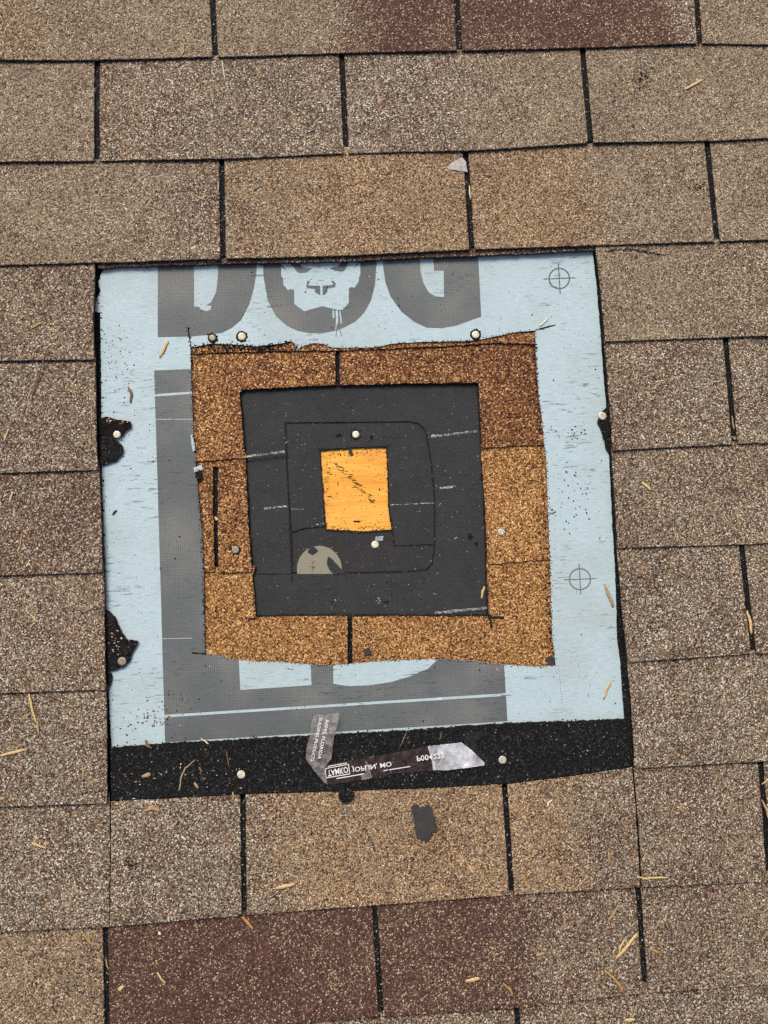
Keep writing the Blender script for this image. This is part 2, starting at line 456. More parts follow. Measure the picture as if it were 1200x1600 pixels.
# colour blends: (red, pale, orange) shares, the rest is tan grey
T_, R_, P_, O_ = (.03, .12, .05), (.86, .05, .03), (.08, .68, .10), (.05, .12, .66)
MX, MR, TO = (.20, .42, .10), (.42, .34, .08), (.08, .18, .36)
def blender(l, r, u0, u1, mid=.5, wid=.5, seed=0.0):
    def f(u, v):
        t = (u - u0) / max(1e-6, u1 - u0) + .10 * nz(u, v, 18, seed)
        t = min(1, max(0, (t - mid + wid / 2) / wid)); t = t * t * (3 - 2 * t)
        return (l[0] + (r[0] - l[0]) * t, l[1] + (r[1] - l[1]) * t, l[2] + (r[2] - l[2]) * t, 1)
    return f
cutL = side([(147, 405), (147, 470), (145, 492), (147.5, 560), (151, 700), (154, 740), (157, 800), (161, 900), (163, 1000), (165, 1080), (167, 1200), (168, 1260)])
cutR = side([(931, 380), (938, 440), (945, 520), (951, 600), (957, 700), (961, 780), (966, 860), (973, 960), (981, 1030), (987, 1100), (992, 1200), (997, 1270), (1004, 1395)])
slitL = side([(169, 1240), (171, 1330), (171, 1455)])
slitLr = side([(173, 1240), (174, 1330), (173, 1455)])
slitR = side([(988, 1190), (993, 1270), (1000, 1400)])
W = .3048
def seam(x0, y0, x1, y1, wpx=10.0):
    return side([(x0 - wpx / 2, y0), (x1 - wpx / 2, y1)]), side([(x0 + wpx / 2, y0), (x1 + wpx / 2, y1)])
SEAMS = {
 0: [(332, 0, 337, 88), (714, 0, 718, 80), (1089, 0, 1092, 68)],
 1: [(151, 97, 152, 245), (534, 86, 541, 238), (911, 77, 922, 220)],
 2: [(346, 252, 349, 398), (728, 237, 737, 388), (1106, 222, 1119, 375)],
 8: [(379, 1245, 382, 1425), (789, 1228, 799, 1390)],
 9: [(164, 1445, 168, 1600), (585, 1415, 596, 1585), (998, 1388, 1008, 1548)],
 10: [(398, 1600, 403, 1780), (808, 1578, 820, 1750)]}
BL = {
 0: [(TO, T_, .3, .4), (T_, R_, .55, .3), (R_, P_, .87, .12), (T_, T_, .5, .5)],
 1: [(T_, T_, .5, .5), (MX, P_, .3, .5), (P_, T_, .55, .5), (T_, T_, .5, .5)],
 2: [(T_, MX, .75, .5), (TO, O_, .3, .5), (O_, T_, .45, .3), (T_, MX, .5, .5)],
 9: [(TO, TO, .5, .5), (R_, R_, .5, .5), (R_, MX, .62, .6), (MX, MX, .5, .5)],
 10: [(P_, P_, .5, .5), (P_, MX, .5, .5), (MX, P_, .5, .5)]}
tabs_end = {}
def headlap(k, fl, fr, lift=.004, over=.02):
    slab('headlap', course_outline(k, fl, fr, over, lift), zrow(k, -.0030), .0022, [M['black'], M['edge']], roof, step=.008, amp=.0002, grid=.04, seed=k)
def tab(k, fl, fr, bl, over=.010, topoff=None, name='shingle'):
    o = course_outline(k, fl, fr, over, 0, topoff)
    us = [p.x for p in o]
    slab(name, o, zrow(k), .0028, [M['gran'], M['edge']], roof, step=.0035, amp=.00045, grid=.022, bev=.0006,
         blend=blender(bl[0], bl[1], min(us), max(us), bl[2], bl[3], k * 2.3), seed=k * 1.9)
for k in (0, 1, 2, 9, 10):
    ss = [seam(*s_) for s_ in SEAMS[k]]
    u_first = ss[0][1](vline(k, .3)); u_last = ss[-1][0](vline(k, .3))
    ends = (u_first - W, u_last + W); tabs_end[k] = ends
    fs = [const(ends[0])] + [f for a in ss for f in a] + [const(ends[1])]
    for i in range(len(fs) // 2): tab(k, fs[2 * i], fs[2 * i + 1], BL[k][i])
    headlap(k, const(ends[0]), const(ends[1]))
SIDE_BL = {3: ((MR, MX, .5, .5), (T_, MX, .55, .6)), 4: ((P_, MX, .5, .5), (MX, P_, .45, .6)), 5: ((MR, MR, .5, .5), (MX, MX, .5, .5)),
           6: ((P_, MX, .5, .5), (P_, P_, .5, .5)), 7: ((MX, P_, .5, .5), (P_, P_, .5, .5)), 8: ((P_, P_, .5, .5), (MX, MX, .5, .5))}
SR = {4: (1135, 530, 1147, 692), 6: (1160, 855, 1176, 1016), 8: (1190, 1192, 1202, 1376)}
for k in range(3, 9):
    lb, rb = SIDE_BL[k]
    ul = -.20 if k % 2 else -.02
    tab(k, const(ul), cutL if k < 8 else slitL, lb)
    headlap(k, const(ul), cutL if k < 8 else slitL)
    if k in SR:
        a, b = seam(*SR[k])
        tab(k, cutR, a, rb); ue = b(-.5) + W; tab(k, b, const(ue), P_ and (P_, MX, .5, .5))
    else:
        ue = 1.075; tab(k, cutR, const(ue), rb)
    headlap(k, cutR, const(ue)); tabs_end[k] = (ul, ue)
# the three tabs below the opening, and the band of black headlap above them
a1, b1 = seam(*SEAMS[8][0]); a2, b2 = seam(*SEAMS[8][1])
for fl, fr, bl in ((slitLr, a1, (P_, P_, .5, .5)), (b1, a2, (P_, O_, .12, .3)), (b2, slitR, (O_, MX, .5, .6))):
    tab(8, fl, fr, bl, topoff=.0)
headlap(8, slitLr, slitR, over=-.006)
band_px = [(172, 1170), (260, 1163), (400, 1156), (500, 1150), (600, 1145), (700, 1138), (800, 1131), (900, 1128), (978, 1124), (983, 1160), (988, 1199),
           (900, 1211), (795, 1224), (700, 1230), (540, 1236), (380, 1241), (250, 1248), (173, 1251)]
slab('headlap', PL(band_px), zrow(8, .0002), .0026, [M['black'], M['edge']], roof, step=.0025, amp=.0010, grid=.022, seed=3.3)
# sliver of the removed course left under the butt edge at the top of the opening
slab('shingle', PL([(152, 406), (345, 398), (540, 393), (740, 383), (928, 377), (930, 391), (740, 399.5), (640, 403), (540, 408), (345, 412), (200, 416), (154, 419)], -.003), lambda u, v: -.0026 + .0006 * nz(u, v, 20), .0036,
     [M['gran'], M['edge']], roof, step=.003, amp=.0007, grid=.03, blend=lambda u, v: (.80, .10, .05, 1), seed=8)
# dark strip of the course beneath, standing at the lower part of the opening's far side and down its near side
slab('headlap', PL([(972, 1034), (986, 1034), (989, 1100), (995, 1200), (983, 1200), (977, 1120)], -.005), lambda u, v: -.0060, .002, [M['black'], M['edge']], roof, step=.003, amp=.0005, grid=.02)

# the roof beyond the picture: the same courses going on, joined
fv, ff, fat = [], [], []
def field_tab(u0, u1, v0, v1, z0, z1):
    b = len(fv); t = .0028
    q = [(u0, v0, z0), (u1, v0, z0), (u1, v1, z1), (u0, v1, z1)]
    fv.extend(q + [(x, y, z - t) for x, y, z in q])
    ff.extend([(b, b + 1, b + 2, b + 3), (b + 4, b + 5, b + 1, b), (b + 5, b + 6, b + 2, b + 1), (b + 7, b + 4, b, b + 3)])
    c = random.choice([T_, R_, P_, O_, MX, MX, P_, TO, T_]); fat.extend([c + (1,)] * 8)
for k in range(-13, 16):
    if k <= -1: vb0 = LUV[0][0].y + .127 * (-k); vt0 = vb0 + .127
    elif k >= 11: vb0 = vline(10, 0) - .127 * (k - 10); vt0 = vb0 + .127
    sp = []
    if k in tabs_end:
        e0, e1 = tabs_end[k]
        sp += [(e0 - W * (i + 1), e0 - W * i) for i in range(8)] + [(e1 + W * i, e1 + W * (i + 1)) for i in range(8)]
    else:
        s0 = -2.6 + (k % 2) * W / 2; sp += [(s0 + W * i, s0 + W * (i + 1)) for i in range(20)]
    for a, b in sp:
        if b < -2.6 or a > 3.5: continue
        if k in tabs_end: v0 = vline(k, (a + b) / 2); v1 = vline(k - 1, (a + b) / 2) if k > 0 else v0 + .127
        else: v0, v1 = vb0, vt0
        if v0 > 1.72: continue
        field_tab(a + .004, b - .004, v0, v1 + .01, .0022, -.0014 - .0003)
fo = make('shingle_field', fv, ff, M['gran'], None, roof, None, True, attr=fat)
meta(fo, None, None, None, 'stuff')
# black roofing under the far courses, left open round the cut
bl_v, bl_f = [], []
for x0, x1, y0, y1 in ((-2.6, -.02, -1.86, 1.8), (1.02, 3.5, -1.86, 1.8), (-.02, 1.02, .02, 1.8), (-.02, 1.02, -1.86, -.92)):
    v_, f_ = box(x0, x1, y0, y1, -.0295, -.0075); b = len(bl_v); bl_v += v_; bl_f += [tuple(i + b for i in f) for f in f_]
hb = make('lower_roofing', bl_v, bl_f, M['black'], None, roof, None, True)

# ------------------------------------------------------------------ layers inside the opening
v_, f_ = box(-.015, 1.015, -.915, .015, -.0295, -.0212)
deck = make('deck_board', v_, f_, M['wood'], surf=True)
meta(deck, 'bare orange plywood roof deck at the middle of the nested cuts', 'plywood')

HOLE = [(297.5, 545), (293, 512), (295, 511), (299.5, 543), (310, 541), (330, 537), (365, 538), (400, 541), (430, 538), (455, 533), (460, 536), (464, 547), (470, 541), (490, 536), (505, 537), (520, 543), (545, 543), (580, 543), (600, 540),
        (610, 537), (660, 534), (725, 533), (755, 530), (775, 525), (800, 520), (836, 516), (838, 560), (842, 620), (847, 655), (850, 690), (854, 720), (855, 760), (857, 820), (860, 880),
        (861, 940), (863, 990), (868, 1040), (850, 1041), (820, 1041), (780, 1038), (740, 1033), (700, 1030), (640, 1031), (600, 1033), (560, 1036), (545, 1038), (520, 1040), (475, 1037),
        (430, 1034), (400, 1034), (372, 1031), (320, 1021), (319, 960), (318, 900), (316, 840), (311, 790), (307, 740), (303, 690), (301, 650), (299, 600)]
FELT = [(373, 612), (380, 607), (410, 606), (530, 600), (640, 598), (748, 597), (751, 650), (755, 720), (759, 800), (762, 880), (764, 963), (700, 964), (620, 963), (530, 963), (460, 963), (399, 965),
        (393, 900), (389, 840), (386, 780), (382, 710), (377, 650)]
ZM, ZO, ZF = -.0092, -.0122, -.0182
# dark bed under the membrane
big = [(110, 385), (1010, 370), (1040, 1270), (130, 1290)]
ctr = Vector((580, 780))
def grow(poly, s): return [tuple(ctr + (Vector(p) - ctr) * s) for p in poly]
slab('bitumen_layer', PL(big, -.009), lambda u, v: -.0112, .0065, [M['black'], M['edge']], roof, holes=[PL(grow(HOLE, 1.10), -.009)], step=.01, amp=0, grid=.05)
# old shingles: pieces of courses round the felt opening
def old(poly, vtop_px, vbot_px, dk, dk2=None, rise=.0010):
    q = PL(poly, ZO); v0 = P(580, vbot_px, ZO).y; v1 = P(580, vtop_px, ZO).y
    us = [p.x for p in q]; sd_ = random.random() * 20
    def z(u, v): return ZO + rise - .0024 * (v - v0) / max(.05, v1 - v0) + .0004 * nz(u, v, 25, sd_)
    f = lambda u, v: (min(1, max(0, dk + ((dk2 if dk2 is not None else dk) - dk) * (u - min(us)) / (max(us) - min(us)) + .25 * nz(u, v, 22, 3))), 0, 0, 1)
    return slab('shingle', q, z, .0042, [M['old'], M['edge']], olds, step=.003, amp=.0008, grid=.03, bev=.0005, blend=f, seed=sd_)
c0 = P(580, 1000, ZO)
olds = empty('old_shingle_layer', (c0.x, c0.y, ZO - .0035))
meta(olds, 'older orange brown shingles showing as a frame around the black felt', 'shingles')
old([(280, 508), (522, 506), (523, 540), (524, 601), (410, 606.5), (380, 608), (373.5, 612), (377, 650), (382, 708), (386, 715), (288, 722), (284, 600)], 530, 715, .40, .68)
old([(531, 506), (700, 498), (860, 492), (866, 600), (874, 694), (800, 697), (754, 700), (751, 650), (748.5, 597.5), (640, 598.5), (532, 601)], 530, 698, .66, .86)
old([(752, 694), (876, 688), (880, 800), (886, 872), (800, 878), (762, 882), (759, 800)], 700, 880, .0, .14)
old([(761, 874), (884, 868), (892, 1065), (700, 1062), (551, 1066), (551, 964), (620, 963.5), (700, 964.5), (764.5, 963.5)], 880, 1090, .04)
old([(296, 888), (398, 885), (393.5, 900), (399.5, 965.5), (460, 963.5), (543, 963.5), (543, 1068), (400, 1066), (298, 1055)], 890, 1090, .0)
old([(284, 716), (331, 713), (331.5, 730), (332.5, 800), (335, 893), (292, 896)], 716, 893, .5)
old([(341, 712), (382, 710), (386, 780), (389, 840), (393, 893), (342, 895), (341, 800)], 716, 893, .6)
old([(330.5, 706), (342, 706), (342, 729), (331, 729)], 716, 893, .55)
old([(300, 520), (522, 518), (700, 512), (845, 505), (845, 538), (770, 536), (700, 541), (522, 548), (400, 549), (300, 553)], 480, 548, .65, .5, .0014)
for q in ([(322, 715), (352, 715), (354, 900), (324, 900)], [(515, 500), (540, 500), (541, 603), (515, 603)], [(535, 962), (560, 962), (560, 1075), (535, 1075)]):
    slab('headlap', PL(q, -.0166), lambda u, v: -.0166, .0008, [M['black'], M['edge']], olds, step=.01, amp=.0003, grid=.03)
def bleed(ring_px, s_out, s_in, z, par, amp=.0011):
    r = PL(ring_px, z); c = sum(r, Vector((0, 0))) / len(r)
    slab('bitumen_edge', [c + (p - c) * s_out for p in r], lambda u, v: z + .0002 * nz(u, v, 200), .0004, [M['edge'], M['edge']], par, holes=[[c + (p - c) * s_in for p in r]], step=.0018, amp=amp, grid=.02, bev=.0001, seed=s_in)
bleed(FELT, 1.02, .981, -.0175, olds)
# black felt under the old shingles
FH = [(445, 660), (560, 659), (640, 658), (655, 661), (666, 672), (670, 690), (675, 720), (680, 770), (681, 820), (680, 860), (677, 882), (668, 892), (640, 895), (560, 897), (455, 897), (453, 840), (450, 780), (447, 720)]
WH = [(500, 703), (520, 702), (560, 699), (604, 698), (606, 740), (607, 790), (609, 808), (613, 828), (590, 830), (570, 831), (540, 829), (509, 828), (506, 790), (503, 750)]
zf1 = lambda u, v: ZF + .0003 * nz(u, v, 30, 2)
f1 = slab('felt_sheet', PL(grow([(300, 540), (830, 530), (850, 1030), (325, 1030)], 1.0), ZF), zf1, .0006, [M['felt'], M['edge']], None, holes=[PL(FH, ZF)], step=.004, amp=.0003, grid=.03, bev=.0002, seed=4)
meta(f1, 'wide black roofing felt sheet framing the inner felt patch', 'felt')
F2 = [(448, 663), (560, 662), (640, 661), (653, 664), (663, 674), (667, 690), (672, 720), (677, 770), (678, 820), (677.5, 850), (650, 851), (617, 852), (614.5, 830), (611, 812), (609, 790), (607.5, 740), (605.5, 699), (604, 697),
      (560, 698), (520, 701), (500, 702), (499.5, 705), (502, 750), (505, 790), (507, 822), (475, 825), (457, 831), (453, 780), (450, 720)]
f2 = slab('felt_patch', PL(F2, ZF), lambda u, v: ZF - .0003 + .0003 * nz(u, v, 35, 9), .0006, [M['felt2'], M['edge']], None, step=.003, amp=.0003, grid=.02, bev=.0002, seed=6)
meta(f2, 'dark felt patch wrapped around three sides of the orange plywood', 'felt')
f3 = slab('felt_patch', PL([(425, 640), (700, 640), (700, 915), (435, 915)], ZF - .0012), lambda u, v: ZF - .0012 + .0002 * nz(u, v, 40, 5), .0008, [M['felt3'], M['edge']], None, holes=[PL(WH, ZF - .0012)], step=.003, amp=.0005, grid=.03, bev=.0002, seed=7)
meta(f3, 'brown tinged gritty felt layer showing below the plywood', 'felt')
bleed(FH, 1.012, .972, ZF - .0010, f3, .0004)
bleed(WH, 1.05, .985, ZF - .0010, f3, .0007)
bleed(WH, 1.05, 1.0, ZF - .0022, f3, .0003)
# membrane with its print
def ringp(cx, cy, r, n=28): return [(cx + r * math.cos(2 * math.pi * i / n), cy + r * math.sin(2 * math.pi * i / n)) for i in range(n)]
def stroke(a, b, wd):
    a, b = Vector(a), Vector(b); t = (b - a).normalized(); n = Vector((-t.y, t.x)) * wd / 2
    return [tuple(a + n), tuple(b + n), tuple(b - n), tuple(a - n)]
INK, LT, RL = 2, 0, 3
REG = [
 ([(246.5, 405), (246.5, 527), (300, 526), (330, 523), (347, 520), (363, 512), (377, 500), (390, 475), (397, 450), (401, 425), (402, 405)], INK),
 ([(303, 405), (303.5, 479), (318, 480), (330, 472), (338, 455), (340.5, 430), (341, 405)], LT),
 ([(310, 476), (330, 478), (329, 484), (322, 486), (313, 483)], LT),
 ([(411, 405), (411.5, 430), (418, 469), (431, 494), (448, 509), (464, 516.5), (482.5, 520.5), (503, 520.5), (525, 517), (539, 511), (556, 502), (569, 489), (580, 469), (586, 445), (588.5, 408), (588.5, 398)], INK),
 ([(439, 405), (439, 417), (439.5, 432), (442, 434), (443, 445), (450.5, 454), (453, 451.5), (459.5, 453), (460, 475), (475, 486), (503.5, 478), (526.5, 483.5), (535.5, 483.5), (545, 472.5), (545, 450.5),
   (548.5, 448), (554, 449.5), (560.5, 439.5), (561, 433), (563, 429.5), (563, 413), (563, 400)], LT),
 ([(452, 405), (455, 415), (459, 417.5), (463, 424), (468, 427), (479, 426), (488, 419), (473, 417.5), (466, 410)], INK),
 ([(514.5, 418.5), (528, 416), (537, 405), (549, 402), (545, 410), (539, 422), (535.5, 424.5), (523, 423)], INK),
 ([(439.5, 413), (444, 418), (449.5, 424.5), (445, 421), (439.5, 417)], INK),
 ([(563, 409), (552, 420.5), (556, 414), (563, 406)], INK),
 ([(480, 438.5), (485, 439.5), (481.5, 444.5), (482.5, 446), (500, 446), (500.5, 461), (492.5, 457), (491.5, 451.5), (480.5, 450.5), (478.5, 447.5), (479.5, 442)], INK),
 ([(504, 446), (519, 445), (521, 443), (517, 439.5), (520, 438), (524.5, 442), (524, 448.5), (512, 450.5), (511.5, 456), (507, 460.5), (504, 460.5)], INK),
 ([(519.6, 483.5), (522, 484), (522.4, 496), (519.8, 496)], LT),
 ([(524.2, 484.5), (528, 484.5), (528.4, 500), (527, 509), (524, 518), (525, 500)], LT),
 ([(530, 484.5), (531.8, 484.5), (534.5, 505), (532, 505)], LT),
 (stroke((527, 506), (525, 526), 1.2), INK), (stroke((529, 509), (534.5, 526), 1.2), INK),
 ([(597, 400), (598, 413), (602, 440), (610, 463), (627, 487), (647, 503), (667, 512), (690, 513), (713, 509), (752, 495), (747, 395)], INK),
 ([(656, 398), (657, 423), (662, 443), (670, 457), (680, 463), (694, 464), (693, 423), (678, 423), (677, 396)], LT),
 ([(241, 579), (300, 576.5), (320, 576), (330, 1000), (400, 1010), (760, 1010), (786, 1010), (793, 1127), (600, 1139), (400, 1151), (258, 1160)], INK),
 (stroke((240, 618), (310, 613), 3.4), LT), (stroke((257, 1119), (793, 1085), 4.0), LT),
 ([(372.5, 1020), (375.5, 1078), (486.5, 1070.5), (485, 1020)], LT),
 ([(520, 1020), (521, 1068.5), (545, 1072), (575, 1071), (610, 1066), (640, 1057), (668, 1045), (690, 1025), (690, 1018)], LT),
 (stroke((180, 656), (300, 655), 1.0), RL), (stroke((840, 634), (945, 627), 1.0), RL), (stroke((165, 1000), (300, 997), 1.0), RL), (stroke((862, 967), (966, 960), 1.2), RL)]
for cx, cy, r in ((874, 435, 17), (906, 905, 17.5)):
    REG += [(ringp(cx, cy, r), INK), (ringp(cx, cy, r - 2.2), LT), (stroke((cx - 25, cy + 1), (cx + 25, cy - 1), 1.8), INK), (stroke((cx - 1.5, cy - 24), (cx + 1.5, cy + 24), 1.8), INK)]
MEM = [(163, 412), (250, 408), (400, 404), (545, 399), (700, 394), (926, 388), (927, 399), (932, 450), (938, 520), (944, 600), (949, 660), (952, 720), (956, 800), (960, 880), (962, 930), (964, 1000), (969, 1035), (972, 1080),
       (976, 1130), (970, 1150), (800, 1152), (500, 1172), (260, 1182), (180, 1184), (174, 1165), (171, 1100), (169, 1040), (165, 960), (162.5, 850), (159, 740), (158.5, 650), (158, 560), (157, 489), (147, 486), (146, 478), (151, 468),
       (157, 455), (154, 440), (157, 430), (163, 420)]
zmem = lambda u, v: ZM + .0011 * nz(u, v, 8, 1) + .0007 * nz(u, v, 24, 4) + .0003 * nz(u * .6, v, 60, 6)
mem = slab('underlayment_membrane', PL(MEM, ZM), zmem, .0005, [M['mem'], M['mem'], M['ink'], M['redline']], None, holes=[PL(HOLE, ZM)], step=.0025, amp=.0005, grid=.016, bev=.0001,
           regions=[(PL(p, ZM), k) for p, k in REG], seed=2)
meta(mem, 'pale blue woven underlayment sheet with large grey printed letters', 'membrane')

BVH = BVHTree.FromPolygons(SURF_V, SURF_F)
def gz(u, v, top=.05):
    h = BVH.ray_cast(Vector((u, v, top)), Vector((0, 0, -1)))
    return h[0].z if h[0] else 0.0
def S3(px, py, z=None):
    """the point of the built surface the photograph shows at (px, py)"""
    o = CAM; d = ROT @ Vector(((px - 600) / FPX, -(py - 800) / FPX, -1.0))
    h = BVH.ray_cast(o, d.normalized())
    return h[0].copy() if h[0] else Vector((*P(px, py), 0))

# ------------------------------------------------------------------ scraps and fittings
def scrap(name, px, label, cat, mats, th=.0015, lift=.0003, amp=.0006, seed=0., group=None, flat=None, blend=None, step=.0025, rough=.0006):
    pts = [S3(*p) for p in px]
    zb = max(p.z for p in pts) if flat is None else flat
    c = sum((p for p in pts), Vector()) / len(pts)
    o = slab(name, [p.xy for p in pts], lambda u, v: zb + lift + th + rough * nz(u, v, 120, seed), th, mats, None, step=step, amp=amp, grid=.006, bev=.0003, seed=seed, blend=blend, surf=True)
    return meta(o, label, cat, group)
TB = [M['black'], M['tar']]; TT = [M['tar'], M['tar']]
zsc = ZM + .0016
scrap('asphalt_scrap', [(157, 655), (168, 652), (185, 657), (205, 660), (206, 668), (196, 675), (192, 682), (180, 686), (170, 683), (157, 681)], 'torn brown black asphalt scrap under the nail at the membrane edge, above a granule lobe', 'asphalt scrap', TT, .0016, flat=zsc, seed=1)
scrap('asphalt_scrap', [(158, 684), (172, 686), (184, 689), (191, 696), (194, 704), (190, 713), (181, 721), (166, 726), (159, 728)], 'rounded lobe of black granules below the torn scrap on the membrane', 'asphalt scrap', TB, .0016, flat=zsc, seed=2)
scrap('asphalt_scrap', [(166, 952), (172, 955), (181, 964), (190, 985), (200, 1000), (218, 1001), (208, 1018), (204, 1032), (195, 1041), (181, 1046), (172, 1047), (176, 1058), (173, 1070), (170, 1078), (169, 1010)],
      'pointed black asphalt tear with one pale tip jutting into the membrane', 'asphalt scrap', TB, .0016, flat=zsc, seed=3)
scrap('asphalt_scrap', [(172, 958), (180, 965), (189, 987), (199, 1003), (203, 1020), (199, 1024), (188, 1008), (180, 985), (173, 972)], 'smooth brown strip of torn asphalt lying over the pointed black tear', 'asphalt scrap', TT, .0008, flat=zsc + .0021, seed=4)
scrap('asphalt_scrap', [(949, 634), (954, 633), (957, 712), (952, 711), (946, 703), (943, 688), (938, 672), (933, 660), (936, 648)], 'small black tar tear around the nail beside the far membrane edge', 'asphalt scrap', TB, .0016, flat=zsc, seed=5)
scrap('asphalt_scrap', [(643, 1259), (651, 1256), (656, 1261), (673, 1260), (676, 1268), (682, 1292), (682, 1296), (674, 1299), (671, 1310), (664, 1313), (651, 1308)], 'flat charcoal grey shingle scrap lying alone on the tan shingle', 'asphalt scrap', [M['grey'], M['edge']], .0018, lift=.0014, seed=6, amp=.0007, rough=.0012)
scrap('asphalt_scrap', [(530, 1231), (540, 1228), (550, 1231), (553, 1242), (549, 1250), (538, 1254), (530, 1247)], 'lump of black granules at the lower edge of the black band', 'asphalt scrap', TB, .003, seed=7)
scrap('felt_scrap', [(481, 862), (487, 853), (495, 858), (496, 861), (488, 866)], 'small dark felt diamond on top of the beige disc', 'felt scrap', [M['felt'], M['edge']], .0005, flat=ZF - .0001, seed=8, step=.002, amp=.0002)
scrap('felt_scrap', [(513, 870), (520, 875), (528, 884), (536, 893), (541, 897), (522, 897.5), (515, 889), (511, 880)], 'dark felt wedge lying across the beige disc', 'felt scrap', [M['felt'], M['edge']], .0005, flat=ZF - .0001, seed=9, step=.002, amp=.0002)
cap_px = [(499 + 35 * math.cos(t), 889 + 36 * math.sin(t)) for t in [math.pi * 2 * i / 40 for i in range(40)]]
cc = PL(cap_px, ZF - .001)
cap = slab('plastic_disc', cc, lambda u, v: ZF - .00075, .0003, [M['cap'], M['cap']], None, step=.003, amp=.0001, grid=.01, bev=.0001)
meta(cap, 'beige plastic disc half hidden under the black felt', 'plastic disc')
scrap('plastic_scrap', [(699, 263), (706, 254), (722, 247), (727, 256), (730, 271), (715, 267)], 'whitish plastic flake beside the shingle slot near the top', 'plastic flake', [M['flake'], M['flake']], .0006, seed=10, rough=.0015)
scrap('metal_tab', [(587, 839), (599, 838), (598, 845), (586, 845)], 'tiny grey metal tab touching the nail below the plywood', 'metal tab', [M['metalbit'], M['metalbit']], .0006, seed=11, amp=.0001)
scrap('asphalt_scrap', [(852, 1029), (860, 1025), (867, 1030), (865, 1038), (857, 1039)], 'black tar crumb at the bottom corner of the old shingle frame', 'asphalt scrap', [M['grey'], M['edge']], .002, seed=12)
scrap('asphalt_scrap', [(306, 738), (315, 736), (317, 746), (308, 749)], 'black tar crumb at the inner membrane edge near the narrow slot', 'asphalt scrap', TT, .0018, seed=13)
scrap('asphalt_scrap', [(568, 1015), (577, 1012), (580, 1021), (571, 1024)], 'dark tar crumb on the bottom strip of old shingles', 'asphalt scrap', [M['grey'], M['edge']], .0018, seed=14)
scrap('membrane_scrap', [(303, 731), (316, 728), (318, 734), (305, 738)], 'white membrane shred at the inner edge near the narrow slot', 'membrane shred', [M['mem'], M['mem']], .0005, seed=15, lift=.001)
scrap('membrane_scrap', [(298, 680), (302, 680), (306, 705), (302, 706)], 'narrow white membrane shred curling along the inner edge', 'membrane shred', [M['mem'], M['mem']], .0005, seed=16, lift=.001)
scrap('felt_chip', [(545, 703), (549, 702), (552, 711), (548, 713), (545, 708)], 'grey felt chip near the top of the orange plywood', 'felt chip', [M['grey'], M['edge']], .0006, seed=17, amp=.0001)
BVH = BVHTree.FromPolygons(SURF_V, SURF_F)
# chalk lines on the felt
def chalk(a, b, wd, label):
    pts = [S3(*p) for p in stroke(a, b, wd)]
    z = max(p.z for p in pts)
    o = slab('chalk_line', [p.xy for p in pts], lambda u, v: z + .0003 + .0001 * nz(u, v, 60), .0001, [M['chalk'], M['chalk']], None, step=.0015, amp=.0008, grid=.02, bev=.00005, seed=a[0])
    meta(o, label, 'chalk line', 'chalk lines on the felt')
chalk((385, 714), (445, 707), 3.6, 'upper white chalk dash from old shingle to inner felt patch, longer of two')
chalk((413, 795), (448, 791), 2.8, 'short white chalk dash touching the felt cut below the longer one')
chalk((674, 682), (747, 674), 3.4, 'long white chalk dash beside the rounded corner of the felt patch')
chalk((686, 763), (712, 760), 3.2, 'short white chalk dash outside the curved felt cut')
chalk((680, 958), (761, 950), 4.0, 'slanting white chalk dash at the bottom corner of the felt')
chalk((610, 789), (678, 786), 1.0, 'hair thin white line from the plywood across the felt patch')
chalk((455, 795), (475, 796), 1.0, 'hair thin white line starting at the felt cut beside the plywood')
chalk((494, 820), (507, 818), 1.6, 'tiny white dash touching the lower corner of the plywood')

# knife cuts running on past the corners
def knife(a, b, wd, par):
    pts = [S3(*p) for p in stroke(a, b, wd)]; z = max(p.z for p in pts)
    slab('knife_cut', [p.xy for p in pts], lambda u, v: z + .0002, .0002, [M['edge'], M['edge']], par, step=.002, amp=.0006, grid=.02, bev=.0001, seed=b[0], surf=False)
knife((762, 965), (787, 965.5), 4, olds); knife((765, 960), (768, 982), 2.6, olds); knife((402, 966), (388, 967.5), 3, olds)
knife((455, 895), (457.5, 912), 2, f1); knife((398, 897), (457, 897), 1.2, f1)
knife((610.5, 806), (616, 853), 2.6, f2); knife((616, 852), (679, 851), 1.8, f2); knife((457, 831), (476, 825), 1.4, f2); knife((476, 825), (507, 822.5), 1.2, f2); knife((496, 703), (507, 702), 3, f2); knife((600, 697), (610, 696), 2.4, f2)
knife((300, 1020), (322, 1022), 2.4, mem); knife((836, 516), (868, 508), 1.6, mem)

